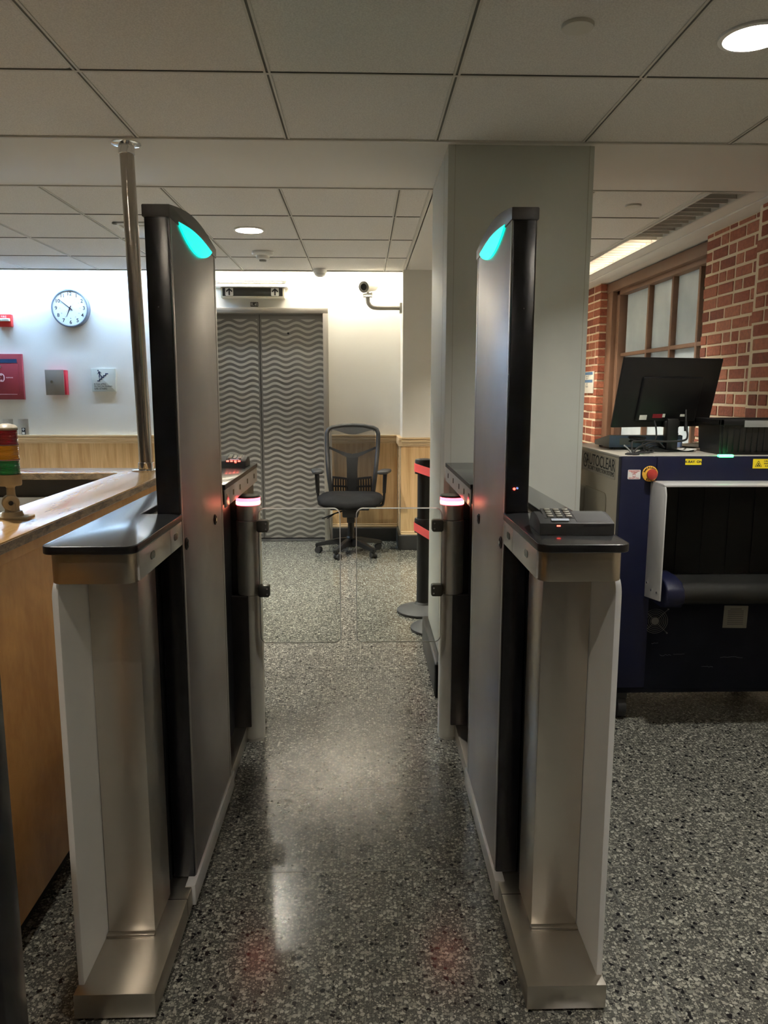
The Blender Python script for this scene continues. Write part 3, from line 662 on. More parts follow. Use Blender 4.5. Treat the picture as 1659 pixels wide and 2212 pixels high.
bm = BM(); lathe(bm, [(.0, 0), (.044, .0), (.047, .01), (.047, .2), (.044, .2)], Q, 32, cap=False); obj('housing', bm, mat('cctv_cream', (.50, .47, .39), .4), t)
bm = BM(); lathe(bm, [(.047, .195), (.0495, .198), (.0495, .215), (.030, .218), (.030, .205)], Q, 32, cap=False); obj('front_ring', bm, mat('cctv_grey2', (.28, .27, .23), .4), t)
bm = BM(); lathe(bm, [(.0, .210), (.032, .210), (.032, .205), (0, .203)], Q, 32); obj('lens_window', bm, mat('lens_dark', (.05, .05, .05), .1), t)

# ============================================================ TURNSTILES (mirror pair around x = CX)
CX = -.052; TZ = 1.130
def turnstile(side, label):
    s = 1 if side == 'right' else -1
    X = lambda u: CX+s*u
    t = thing('turnstile', label, 'turnstile', (X(.52), 2.4, 0), 'pair of speed gates')
    def bx(bm, u0, u1, y0, y1, z0, z1, bev=0, seg=2):
        a, b = sorted((X(u0), X(u1))); return box(bm, a, b, y0, y1, z0, z1, bev, seg)
    YF, YB = 1.575, 3.42
    # plinth
    bm = BM(); bx(bm, .434, .622, YF, YB, .008, .070, .002); bx(bm, .444, .612, YF+.012, YB-.01, 0, .01); obj('plinth', bm, M_st_top, t)
    bm = BM(); bx(bm, .424, .452, 1.96, 2.62, .012, .074, .003); obj('plinth_trim', bm, M_fascia, t)
    bm = BM(); bx(bm, .4335, .6222, 1.905, 1.907, .02, .0706); bx(bm, .4335, .6222, 2.03, 2.032, .02, .0706); obj('plinth_joint', bm, M_bronze, t, 0)
    # front pillar
    bm = BM(); bx(bm, .486, .604, 1.775, 1.93, .070, 1.06, .002); obj('front_pillar', bm, M_st_v, t)
    bm = BM(); bx(bm, .484, .606, 1.76, 1.776, .070, .078, .002); obj('pillar_foot', bm, M_st_top, t)
    # dark body between tower and wing
    bm = BM(); bx(bm, .498, .602, 1.99, 2.62, .070, 1.06, .002); bx(bm, .482, .602, 2.615, YB-.01, .070, 1.06, .002); obj('body', bm, M_blackm, t)
    bm = BM(); bx(bm, .414, .50, 2.985, YB, .070, .63, .003); bx(bm, .438, .50, 3.03, YB, .628, .935, .003); bx(bm, .444, .50, 3.028, YB, .937, 1.06, .002); obj('inner_panel', bm, M_bronze, t)
    # wing panel
    yb = YB-.03
    bm = BM(); pts = rrect(YF+.03, yb, .070, 1.052, .045, 8, (0, 1, 0, 0))
    Mx = frame((X(.606) if s > 0 else X(.620), 0, 0), (0, 1, 0), (0, 0, 1)); prism(bm, pts, .014, Mx, .002); obj('side_wing', bm, M_frost, t)
    # head box
    def plan(u0, u1, y0, y1, r):
        p = rrect(u0, u1, y0, y1, r, 8, (0, 0, 1, 1)); p = [(X(a), b) for a, b in p]
        return p if s > 0 else p[::-1]
    bm = BM(); prism(bm, plan(.430, .612, 1.578, 1.985, .028), .072, Matrix.Translation((0, 0, 1.045)), .0015); obj('head_box', bm, M_st_h, t)
    bm = BM(); bx(bm, .52, .610, 1.985, YB, 1.055, 1.112, .002); bx(bm, .436, .53, 2.625, YB, 1.055, 1.112, .002); obj('rear_head_box', bm, M_st_h, t)
    # tabletop with a notch for the tower
    o = .424; q = .622; r = .028
    pl = [(.534, 1.985), (.534, 2.612), (o, 2.612), (o, YB), (q, YB)]
    cor1 = [(q-r+r*math.sin(a), YF-.015+r-r*math.cos(a)) for a in [math.radians(90-90*i/7) for i in range(8)]]
    cor2 = [(o+r-r*math.sin(a), YF-.015+r-r*math.cos(a)) for a in [math.radians(90*i/7) for i in range(8)]]
    pl = pl+cor1+cor2+[(o, 1.985)]
    pl = [(X(a), b) for a, b in pl]
    bm = BM(); prism(bm, pl if s < 0 else pl[::-1], .018, Matrix.Translation((0, 0, TZ-.018)), .0018, 2); tt = obj('tabletop', bm, [M_top, M_blackm], t)
    for f in tt.data.polygons: f.material_index = 1 if abs(f.normal.z) < .35 else 0
    # sensor fascias
    def plate(nm, y0, y1, sens, ov, z0=1.048, z1=1.110):
        bm = BM(); bx(bm, .4265, .4315, y0, y1, z0, z1, .001); f = obj(nm, bm, M_fascia, t)
        for ys in sens:
            b2 = BM(); fr = frame((X(.4262), ys, 1.082), (0, 1, 0), (0, 0, 1)) if s > 0 else frame((X(.4262), ys, 1.082), (0, -1, 0), (0, 0, 1))
            prism(b2, rrect(-.018, .018, -.0085, .0085, .0084) if ov else rrect(-.009, .009, -.0105, .0105, .004), -.0012 if s > 0 else -.0012, fr); 
            bmesh.ops.recalc_face_normals(b2, faces=b2.faces[:]); obj('sensor_window', b2, M_tblack, f, 0)
    plate('front_fascia', 1.598, 1.862, [1.70], 1); plate('front_fascia', 1.865, 1.985, [1.915], 1)
    plate('rear_fascia', 2.622, 2.70, [2.658], 0); plate('rear_fascia', 2.703, YB-.004, [2.79, 2.94, 3.13, 3.32], 0)
    # tower
    u0, u1, y0, y1, zt = .4315, .494, 2.0, 2.60, 1.885
    bm = BM(); bx(bm, u0+.001, u1, y0, y0+.02, .072, zt, .004, 3); bx(bm, u0+.003, u1, y0+.018, y1-.018, .072, zt, .002); bx(bm, u0+.001, u1, y1-.02, y1, .072, zt, .004, 3); tw = obj('tower', bm, M_tblack, t)
    bm = BM(); bx(bm, u0-.0005, u0+.004, y0+.022, y1-.032, .076, zt-.002, .001); obj('side_cover', bm, M_tower, tw)
    bm = BM(); bx(bm, u0-.001, u0+.004, y0+.006, y0+.020, .074, zt, .001); bx(bm, u0-.001, u0+.004, y1-.030, y1-.006, .074, zt, .001); obj('edge_profile', bm, mat('edge_alu', (.36, .34, .33), .35, 1), tw)
    # arched cap
    top = []
    for i in range(17):
        k = i/16; top.append((y0-.004+(y1-y0+.008)*k, 1.908+.030*math.sin(PI*k)))
    prof = [(y0-.004, 1.878)]+top+[(y1+.004, 1.878)]
    fr = frame((X(u0-.004) if s > 0 else X(u1+.004), 0, 0), (0, 1, 0), (0, 0, 1))
    bm = BM(); prism(bm, prof, u1-u0+.008, fr, .003); cap = obj('tower_cap', bm, M_cap, tw)
    # glowing lens below the cap
    pts = []
    for i in range(21):
        k = i/20; pts.append((y0+.085+.44*k, 1.884+.012*math.sin(PI*k)))
    for i in range(1, 20):
        k = 1-i/20; pts.append((y0+.085+.44*k, 1.884-.047*math.sin(PI*k)**.8))
    xx = X(u0-.006) if s > 0 else X(u0+.002)
    bm = BM(); prism(bm, pts, .008, frame((xx, 0, 0), (0, 1, 0), (0, 0, 1))); obj('light_lens', bm, M_green, tw)
    # two key locks in the side cover
    for ly, lz in ((2.045, 1.038), (2.45, 1.036)):
        bm = BM(); Fm = frame((X(u0), ly, lz), (0, 1, 0), (0, 0, 1)) @ Matrix.Rotation(PI if s > 0 else 0, 4, 'Y')
        lathe(bm, [(0, 0), (.017, 0), (.017, .003), (.013, .0045), (.013, .003), (.0, .003)], Fm, 28); lk = obj('lock', bm, M_black, tw)
        bm = BM(); lathe(bm, [(0, .003), (.006, .003), (.006, .006), (0, .006)], Fm, 16); obj('lock_cylinder', bm, M_chrome, tw)
    if s > 0:
        bm = BM(); cyl(bm, (.402, 1.9985, 1.193), (.402, 1.996, 1.193), .0035, 12); obj('red_led', bm, M_rled, tw)
        bm = BM(); cyl(bm, (.410, 1.9985, 1.195), (.410, 1.996, 1.195), .003, 12); obj('blue_led', bm, emis('led_blue', (.1, .2, .5), .5), tw)
    bm = BM(); cyl(bm, (X(.466), 1.9995, 1.66), (X(.466), 1.9985, 1.66), .002, 8); obj('face_screw', bm, M_chrome, tw)
    # barrier post
    cx, cy = X(.412), 3.04; T = Matrix.Translation((cx, cy, 0))
    bm = BM(); lathe(bm, [(.044, .0), (.044, .012), (.047, .014), (.047, .628)], T, 40); obj('post_lower', bm, M_st_post, t)
    bm = BM(); lathe(bm, [(.045, .628), (.0495, .631), (.0495, .934), (.045, .936)], T, 40); sl = obj('post_sleeve', bm, M_st_post, t)
    bm = BM(); lathe(bm, [(.047, .938), (.047, .998)], T, 40); obj('post_upper', bm, M_st_post, t)
    bm = BM(); lathe(bm, [(.047, .998), (.0485, 1.0), (.0485, 1.026), (.047, 1.028)], T, 40); rg = obj('light_ring', bm, M_ring, t)
    bm = BM(); lathe(bm, [(.0485, 1.002), (.0489, 1.0025), (.0489, 1.013), (.0485, 1.0135)], T, 40, cap=False); obj('light_core', bm, M_ringcore, rg)
    bm = BM(); lathe(bm, [(.049, 1.028), (.049, 1.032), (.046, 1.036), (0, 1.038)], T, 40); obj('post_cap', bm, M_bronze, t)
    # glass leaf and two clamps
    xa = X(.368); xb = X(.040) if s < 0 else X(.022)
    lo, hi = sorted((xa, xb))
    bm = BM(); prism(bm, rrect(lo, hi, .432, .990, .028, 8), .010, FR(0, 3.0, 0)); 
    g_ = obj('glass_leaf', bm, [M_glass, M_gedge], t, 0)
    for f in g_.data.polygons: f.material_index = 0 if abs(f.normal.y) > .7 else 1
    oo = rrect(lo, hi, .432, .990, .028, 8); ii = rrect(lo+.0032, hi-.0032, .4352, .9868, .0255, 8)
    tb = bmesh.new(); va_ = [tb.verts.new((a, 3.0-.0102, b)) for a, b in oo]; vb_ = [tb.verts.new((a, 2.9885, b)) for a, b in ii]
    for k in range(len(va_)): tb.faces.new((va_[k], va_[(k+1) % len(va_)], vb_[(k+1) % len(va_)], vb_[k]))
    bm = BM(); merge(bm, tb); obj('polished_edge', bm, M_gedge, g_, 0)
    for z in (.918, .652):
        a, b = sorted((X(.372), X(.326)))
        bm = BM(); Fm = FR(0, 3.012, 0); prism(bm, rrect(a, b, z-.024, z+.024, .009, 5), .034, Fm, .002); cl = obj('glass_clamp', bm, mat('clamp_pewter', (.14, .135, .12), .35, .6), t)
        for dz in (.011, -.011):
            bm = BM(); cyl(bm, ((X(.336)), 2.979, z+dz), (X(.336), 2.976, z+dz), .0035, 10); obj('clamp_screw', bm, M_chrome, cl)
    return t
turnstile('left', 'left turnstile with tall light tower, nearest the wooden counter')
turnstile('right', 'right turnstile with tall light tower, nearest the blue scanner')

# card reader with keypad
def reader(name, label, M_, lit):
    t = thing(name, label, 'card reader', M_.translation); loc = M_.translation
    W, D, Hf, Hb = .168, .128, .026, .040
    bm = BM(); prism(bm, [(0, 0), (D, 0), (D, .012), (D*.9, .033), (D*.62, .041), (D*.35, .038), (D*.1, .030), (0, .026)], W, M_ @ frame((0, 0, 0), (0, 1, 0), (0, 0, 1)), .0015)
    obj('housing', bm, M_rub, t)
    sl = lambda y: .030+ (y/D-.1)/.25*.008 if y < D*.35 else .038+(y/D-.35)/.27*.003
    # keypad: three by four keys
    ang = math.atan2(.011, .045)
    K = M_ @ Matrix.Translation((.020, .030, .0338)) @ Matrix.Rotation(.20, 4, 'X')
    bm = BM(); prism(bm, rrect(-.004, .066, -.004, .060, .003), .002, K @ Matrix.Translation((0, 0, -.001))); kp = obj('keypad', bm, M_black, t)
    for i in range(3):
        for j in range(4):
            bm = BM(); prism(bm, rrect(.003+i*.021, .017+i*.021, .001+j*.0145, .0100+j*.0145, .002), .004, K, .001); obj('key', bm, M_key if not lit else M_key, kp)
    bm = BM(); prism(bm, rrect(.0, .040, -.0, .010, .001), .0012, M_ @ Matrix.Translation((.028, .008, .0305)) @ Matrix.Rotation(.3, 4, 'X')); obj('barcode_label', bm, mat('label_bluewhite', (.55, .62, .75), .5), t)
    # card pad on the right half: grained plate following the curve
    bm = BM(); prism(bm, [(.004, .0275), (D*.1, .0312), (D*.35, .0392), (D*.62, .0422), (D*.9, .0342), (D*.9, .030), (.004, .024)], W*.46, M_ @ frame((W*.50, 0, 0), (0, 1, 0), (0, 0, 1)), .0008); obj('card_pad', bm, mat('pad_grain', (.10, .10, .10), .75), t)
    bm = BM(); box(bm, 0, W*.36, -.0015, .002, .020, .0245); bm.transform(M_ @ Matrix.Translation((W*.58, 0, 0))); obj('card_slot', bm, M_ink, t, 0)
    bm = BM(); box(bm, 0, .008, -.001, .001, .019, .022); bm.transform(M_ @ Matrix.Translation((.038, 0, 0))); obj('status_led', bm, M_rled, t, 0)
    if lit:
        for i in range(4):
            bm = BM(); box(bm, 0, .010, -.0015, .003, .024, .029); bm.transform(M_ @ Matrix.Translation((.022+i*.016, 0, 0))); obj('red_light', bm, M_rled, t, 0)
    return t
reader('card_reader', 'black card reader with keypad on the right turnstile, front end', Matrix.Translation((.398, 1.675, TZ)) @ Matrix.Rotation(-.03, 4, 'Z'), False)
reader('card_reader', 'black card reader with red lights on the left turnstile, far end', Matrix.Translation((-.497, 3.215, TZ)) @ Matrix.Rotation(0, 4, 'Z') @ Matrix.Diagonal((-1, 1, 1, 1)), True)

# ============================================================ COUNTER (left) and things on it
t = thing('reception_counter', 'oak reception counter with raised ledge left of the turnstiles', 'counter', (-1.2, 2.2, 0)); CZ = 1.09
bm = BM(); box(bm, -.95, -.882, .3, 3.56, .09, 1.03, .002); box(bm, -1.0, -.935, .32, 3.54, 0, .09); obj('front_panel', bm, M_cface, t)
bm = BM(); box(bm, -.9355, -.93, .3, 3.56, 0, .088); obj('toe_kick', bm, M_base, t)
bm = BM(); box(bm, -.883, -.876, 2.75, 2.755, .1, 1.03); obj('panel_joint', bm, M_ink, t, 0)
bm = BM(); box(bm, -.93, -.878, .3, 3.56, 1.03, 1.058, .002); obj('upper_rail', bm, M_cface, t)
bm = BM(); prism(bm, [(-.866, .28), (-.866, 3.60), (-3.6, 3.60), (-3.6, 3.375), (-1.085, 3.375), (-1.085, .28)], .030, Matrix.Translation((0, 0, CZ-.030)), .002); obj('ledge', bm, M_cart, t)
bm = BM(); box(bm, -.8665, -.8645, .285, 3.595, CZ-.028, CZ-.004, .0005); box(bm, -3.6, -1.085, 3.372, 3.3755, CZ-.028, CZ-.003); obj('ledge_edge', bm, M_cedge, t)
bm = BM(); box(bm, -3.6, -.95, 3.44, 3.54, .0, CZ-.03); box(bm, -1.06, -.95, .3, 3.5, .09, CZ-.03); obj('inner_wall', bm, mat('inner_grey', (.12, .11, .10), .7), t)
bm = BM(); box(bm, -3.6, -1.06, 3.0, 3.44, .72, .75, .003); box(bm, -1.9, -1.06, .3, 3.1, .72, .75, .003); obj('worktop', bm, mat('worktop_beige', (.40, .37, .29), .5), t)
bm = BM(); box(bm, -3.6, -1.06, 3.425, 3.442, .75, .975, .002); obj('splash_panel', bm, mat('splash_beige', (.36, .34, .28), .6), t)

t = thing('support_pole', 'stainless steel pole from the counter ledge to the ceiling', 'pole', (-.99, 3.485, CZ))
PB = Vector((-.990, 3.485, CZ)); PT = Vector((-1.015, 3.50, CEIL))
bm = BM(); cyl(bm, PB, PT, .0305, 40); obj('tube', bm, steel('pole_steel', (.46, .42, .38), .22, (1, 1, 30)), t)
bm = BM(); lathe(bm, [(.066, 0), (.066, .004), (.060, .006), (.036, .008), (.036, .036), (.0305, .038)], Matrix.Translation(PB), 48, cap=False); obj('floor_flange', bm, M_chrome, t)
bm = BM(); lathe(bm, [(.062, 0), (.062, -.005), (.056, -.008), (.034, -.010), (.034, -.045), (.030, -.047)], Matrix.Translation(PT), 48, cap=False); obj('ceiling_flange', bm, M_chrome, t)

t = thing('signal_tower', 'red, amber and green stack light on the oak counter ledge', 'signal light', (-1.0, 2.165, CZ)); T = Matrix.Translation((-1.0, 2.165, CZ))
bm = BM(); prism(bm, rrect(-.052, .052, -.030, .030, .006), .007, T, .001); lathe(bm, [(.030, .007), (.026, .02), (0, .02)], T, 24); box(bm, -1.016, -.984, 2.15, 2.18, CZ+.01, CZ+.045, .004)
obj('base', bm, M_tan, t)
bm = BM(); lathe(bm, [(0, -.018), (.021, -.018), (.023, -.012), (.023, .012), (.021, .018), (0, .018)], T @ Matrix.Translation((-.003, 0, .045)) @ Matrix.Rotation(PI/2, 4, 'X') @ Matrix.Rotation(.5, 4, 'Y'), 32); obj('hinge', bm, M_tan, t)
bm = BM(); lathe(bm, [(0, 0), (.006, 0), (.006, .004), (.004, .0042), (0, .002)], T @ Matrix.Translation((.008, -.020, .046)) @ Matrix.Rotation(PI/2, 4, 'X'), 16); obj('hinge_bolt', bm, M_ink, t)
bm = BM(); lathe(bm, [(.014, .055), (.0115, .07), (.011, .088), (.016, .094), (.0, .095)], T, 28); obj('stem', bm, M_tan, t)
bm = BM(); lathe(bm, [(0, .094), (.029, .094), (.031, .098), (.031, .126), (.0, .126)], T, 40); obj('collar', bm, M_tan, t)
for z, m_, nm in ((.127, M_lgrn, 'green_lens'), (.169, M_lamb, 'amber_lens'), (.211, M_lred, 'red_lens')):
    bm = BM(); pr = [(.026, z), (.0285, z)]
    for k in range(9): zz_ = z+.002+k*.004; pr += [(.0290, zz_), (.0280, zz_+.002)]
    pr += [(.0285, z+.040), (.026, z+.040)]
    lathe(bm, pr, T, 40); obj(nm, bm, m_, t, 20)
    bm = BM(); lathe(bm, [(.0295, z+.0385), (.0295, z+.042)], T, 40); obj('ring', bm, mat('ring_brown', (.25, .12, .08), .5), t)
bm = BM(); lathe(bm, [(.030, .253), (.030, .257), (.024, .264), (.010, .268), (0, .2685)], T, 40); obj('cap', bm, mat('cap_tan', (.62, .55, .42), .35), t)

# black post at the left edge of the view
t = thing('black_post', 'black post close to the viewer at the lower left photo edge', 'post', (-.66, 1.2, 0))
bm = BM(); box(bm, -.70, -.612, 1.16, 1.24, .012, 1.02, .004); obj('shaft', bm, M_tblack, t)
bm = BM(); box(bm, -.72, -.612, 1.10, 1.26, 0, .012, .003); obj('foot_plate', bm, M_tblack, t)

# ============================================================ STANCHIONS
def stanchion(x, y, label):
    t = thing('belt_stanchion', label, 'stanchion', (x, y, 0), 'black belt stanchions beside the column'); T = Matrix.Translation((x, y, 0))
    bm = BM(); lathe(bm, [(.166, 0), (.174, .004), (.174, .016), (.168, .022), (.10, .042), (.058, .056), (.048, .07), (0, .07)], T, 56); obj('base', bm, M_pad, t)
    bm = BM(); lathe(bm, [(.044, .06), (.044, 1.0)], T, 32); obj('post', bm, M_black, t)
    for z in (.93, .545):
        bm = BM(); lathe(bm, [(.044, z-.006), (.062, z-.006), (.062, z+.078), (.058, z+.086), (.030, z+.09), (0, z+.09)] if z > .6 else [(.044, z-.006), (.062, z-.006), (.062, z+.078), (.058, z+.086), (.044, z+.086)], T, 32, cap=False); obj('belt_housing', bm, M_blackm, t)
    return t
s1 = stanchion(.395, 4.88, 'black belt stanchion with red belts, farther from the turnstiles')
s2 = stanchion(.462, 4.50, 'black belt stanchion mostly hidden behind the column, only its base showing')
# belts run from the first post to the second
for z in (.94, .555):
    for (a, b) in (((.332, 4.87), (.42, 4.455)),):
        bm = BM(); d = Vector((b[0]-a[0], b[1]-a[1])).normalized(); nx, ny = -d.y, d.x
        pts = [(a[0]+.002, a[1]+.01), (.328, 4.86), (.331, 4.84), (b[0], b[1])]
        vs_ = []
        P0 = [Vector((p[0], p[1])) for p in ((.352, 4.93), (.335, 4.90), (.3295, 4.87), (.334, 4.83), b)]
        for i in range(len(P0)-1):
            p, q = P0[i], P0[i+1]; dd = (q-p).normalized(); nn = Vector((-dd.y, dd.x))*.0012
            prism(bm, [(p.x-nn.x, p.y-nn.y), (q.x-nn.x, q.y-nn.y), (q.x+nn.x, q.y+nn.y), (p.x+nn.x, p.y+nn.y)], .052, Matrix.Translation((0, 0, z)))
        obj('belt', bm, M_belt, s1, 0)

# ============================================================ OFFICE CHAIR
CXC, CYC = -.112, 6.74
t = thing('office_chair', 'black mesh-back swivel chair with armrests beside the lift door', 'chair', (CXC, CYC, 0))
TC = Matrix.Translation((CXC, CYC, 0)) @ Matrix.Rotation(math.radians(-3), 4, 'Z')
W_ = lambda x, y, z: TC @ Vector((x, y, z))
angs = []
for gx, gy in ((-.443, 6.78), (-.261, 6.414), (.108, 6.48), (.171, 6.91), (-.15, 7.07)): angs.append(math.atan2(gy-CYC, gx-CXC))
for a in angs:
    tip = Vector((CXC+.315*math.cos(a), CYC+.315*math.sin(a), 0)); d = Vector((math.cos(a), math.sin(a), 0)); n_ = Vector((-d.y, d.x, 0))
    tb = bmesh.new(); rings = []
    for k, wd, zt_, zb in ((.02, .036, .145, .075), (.12, .032, .135, .085), (.22, .027, .112, .075), (.30, .023, .092, .060), (.325, .020, .085, .056)):
        c = Vector((CXC, CYC, 0))+d*k
        rings.append([tb.verts.new(c+n_*wd+Vector((0, 0, zb))), tb.verts.new(c+n_*wd*.75+Vector((0, 0, zt_))), tb.verts.new(c-n_*wd*.75+Vector((0, 0, zt_))), tb.verts.new(c-n_*wd+Vector((0, 0, zb)))])
    for p, q in zip(rings, rings[1:]):
        for k in range(4): tb.faces.new((p[k], p[(k+1) % 4], q[(k+1) % 4], q[k]))
    tb.faces.new(rings[0][::-1]); tb.faces.new(rings[-1]); bmesh.ops.recalc_face_normals(tb, faces=tb.faces[:])
    bmesh.ops.bevel(tb, geom=tb.edges[:], offset=.005, segments=2, affect='EDGES')
    bm = BM(); merge(bm, tb); obj('base_leg', bm, M_black, t)
    cs = d*-.02+n_*.012; c = tip+cs; ax_ = (n_*.9+d*.3).normalized()
    bm = BM(); cyl(bm, tip+Vector((0, 0, .045)), tip+Vector((0, 0, .075)), .009, 12)
    for sgn in (-1, 1): 
        p = c+ax_*sgn*.012+Vector((0, 0, .0275)); q = c+ax_*sgn*.027+Vector((0, 0, .0275)); cyl(bm, p, q, .0272, 24)
    cyl(bm, c-ax_*.013+Vector((0, 0, .032)), c+ax_*.013+Vector((0, 0, .032)), .024, 20); obj('caster', bm, M_rub, t)
bm = BM(); lathe(bm, [(0, .06), (.04, .06), (.046, .075), (.046, .145), (.034, .16), (.034, .20), (.028, .21), (.028, .33), (.0, .33)], TC, 32); obj('gas_column', bm, M_black, t)
bm = BM(); box(bm, -.07, .07, -.10, .13, .34, .42, .012); box(bm, -.17, .17, -.16, .16, .415, .44, .006); box(bm, -.035, .035, -.03, .05, .28, .35, .008); bm.transform(TC); obj('mechanism', bm, M_black, t)
bm = BM(); tube(bm, [W_(-.05, -.05, .40), W_(-.14, -.09, .375), W_(-.215, -.11, .345), W_(-.25, -.12, .335)], .006, 8); tube(bm, [W_(-.13, -.08, .378), W_(-.18, -.12, .35), W_(-.20, -.13, .338)], .005, 8); obj('lever', bm, M_black, t)
# seat cushion: rounded, dipped saddle with waterfall front
tb = bmesh.new(); nu, nv = 28, 24; grid = {}
def seat_pt(i, j, topf):
    u = -1+2*i/nu; v = -1+2*j/nv
    X_ = u*.30*(1-.10*max(0, v)); Y_ = v*.245-.02*(1-u*u) if v < 0 else v*.245
    e = max(abs(u), abs(v)); rr_ = (abs(u)**4+abs(v)**4)**.25
    sc_ = 1/max(rr_/max(e, 1e-6), 1e-6) if e > 0 else 1
    X_, Y_ = X_*sc_, Y_*sc_
    edge = max(0, 1-e**7)**.5
    zc = .506
    dip = -.018*math.exp(-(u/.38)**2)*(.5-.5*v) ; drop = -.03*max(0, -v-.35)**1.4*2
    return (X_, Y_, zc+dip+drop+edge*(.042 if topf else -.05))
for tf in (1, 0):
    for i in range(nu+1):
        for j in range(nv+1):
            if tf == 0 and (i in (0, nu) or j in (0, nv)): grid[(0, i, j)] = grid[(1, i, j)]; continue
            grid[(tf, i, j)] = tb.verts.new(seat_pt(i, j, tf))
    for i in range(nu):
        for j in range(nv):
            q = [grid[(tf, i, j)], grid[(tf, i+1, j)], grid[(tf, i+1, j+1)], grid[(tf, i, j+1)]]
            tb.faces.new(q if tf else q[::-1])
bmesh.ops.recalc_face_normals(tb, faces=tb.faces[:]); bm = BM(); merge(bm, tb, TC); st_ = obj('seat', bm, M_blackf, t, 80)
md = st_.modifiers.new('s', 'SUBSURF'); md.levels = 1; md.render_levels = 1
# back frame
def bk(x, z):      # back plane curve: lean + lumbar
    k = (z-.47)/.67; return W_(x, .205+.10*k*k-.035*math.sin(PI*min(1, k*1.5))+.35*x*x*-.6, z)
def bw(z): k = (z-.47)/.66; return .185+.052*math.sin(min(1, k*1.05)*PI*.5)
out = [(-bw(.48), .48)]+[(-bw(.48+i*.05), .48+i*.05) for i in range(1, 12)]+[(-.236, 1.065), (-.222, 1.10), (-.19, 1.117), (-.10, 1.132), (0, 1.137)]
path = out+[(-x, z) for x, z in out[-2::-1]]
bm = BM(); tube(bm, [bk(x, z) for x, z in path], .02, 12); fr_ = obj('back_frame', bm, mat('frame_dark', (.022, .023, .025), .45), t, 60)
# front crest with wavy lower edge
bm = BM(); tb = bmesh.new(); A = []; B = []
for i in range(25):
    x = -.20+.40*i/24; zt_ = 1.128-.6*x*x; zb = 1.075-.020*math.cos(x/.2*PI*1.0)*1.0 if abs(x) < .2 else 1.08
    A.append(bk(x, zt_)+Vector((0, -.012, 0))); B.append(bk(x, zb)+Vector((0, -.012, 0)))
va = [tb.verts.new(p) for p in A]; vb = [tb.verts.new(p) for p in B]; vc = [tb.verts.new(p+Vector((0, .024, 0))) for p in A]; vd = [tb.verts.new(p+Vector((0, .024, 0))) for p in B]
for i in range(24):
    for q in ((va[i], va[i+1], vb[i+1], vb[i]), (vc[i], vd[i], vd[i+1], vc[i+1]), (va[i], vc[i], vc[i+1], va[i+1]), (vb[i], vb[i+1], vd[i+1], vd[i])): tb.faces.new(q)
bmesh.ops.recalc_face_normals(tb, faces=tb.faces[:]); merge(bm, tb); obj('back_crest', bm, mat('frame_dark', (.022, .023, .025), .45), t, 60)
# mesh panel
tb = bmesh.new(); G_ = {}
for j in range(21):
    z = .50+.60*j/20; w_ = min(bw(z), .215)
    for i in range(13): G_[(i, j)] = tb.verts.new(bk((-1+2*i/12)*w_*.97, z)+Vector((0, -.004, 0)))
for j in range(20):
    for i in range(12): tb.faces.new((G_[(i, j)], G_[(i+1, j)], G_[(i+1, j+1)], G_[(i, j+1)]))
bm = BM(); merge(bm, tb); obj('mesh_panel', bm, M_mesh, t, 80)
# Y shaped spine behind the mesh
def strip(bm, pts, wd, dy, th=.012):
    tb = bmesh.new(); rows = []
    for k, (x, z) in enumerate(pts):
        a = pts[max(k-1, 0)]; b = pts[min(k+1, len(pts)-1)]; d = Vector((b[0]-a[0], b[1]-a[1])).normalized(); n = Vector((-d.y, d.x))*wd[k]
        rows.append([tb.verts.new(bk(x+n.x, z+n.y)+Vector((0, dy, 0))), tb.verts.new(bk(x-n.x, z-n.y)+Vector((0, dy, 0))), tb.verts.new(bk(x-n.x, z-n.y)+Vector((0, dy+th, 0))), tb.verts.new(bk(x+n.x, z+n.y)+Vector((0, dy+th, 0)))])
    for p, q in zip(rows, rows[1:]):
        for k in range(4): tb.faces.new((p[k], p[(k+1) % 4], q[(k+1) % 4], q[k]))
    tb.faces.new(rows[0]); tb.faces.new(rows[-1][::-1]); bmesh.ops.recalc_face_normals(tb, faces=tb.faces[:]); merge(bm, tb)
bm = BM(); strip(bm, [(0, .48), (0, .60), (0, .75), (0, .86), (0, .875)], [.052, .05, .048, .055, .05], .012, .018)
for sg in (-1, 1): strip(bm, [(sg*.005, .862), (sg*.05, .868), (sg*.12, .895), (sg*.19, .925), (sg*.215, .935)], [.018, .018, .012, .010, .010], .012, .014)
obj('spine', bm, M_black, t, 40)
# lower lattice with slots
for sg in (-1, 1):
    bm = BM()
    strip(bm, [(sg*.04, .655), (sg*.11, .665), (sg*.18, .672)], [.010, .010, .010], -.010, .01); strip(bm, [(sg*.04, .585), (sg*.11, .588), (sg*.185, .59)], [.009, .009, .009], -.010, .01); strip(bm, [(sg*.04, .515), (sg*.11, .515), (sg*.185, .515)], [.014, .014, .014], -.010, .01)
    for k in range(6): xk = .058+k*.0235; strip(bm, [(sg*xk, .51), (sg*xk, .58), (sg*xk*.99, .66)], [.0065, .0065, .0065], -.010, .01)
    obj('lumbar_lattice', bm, M_black, t, 40)
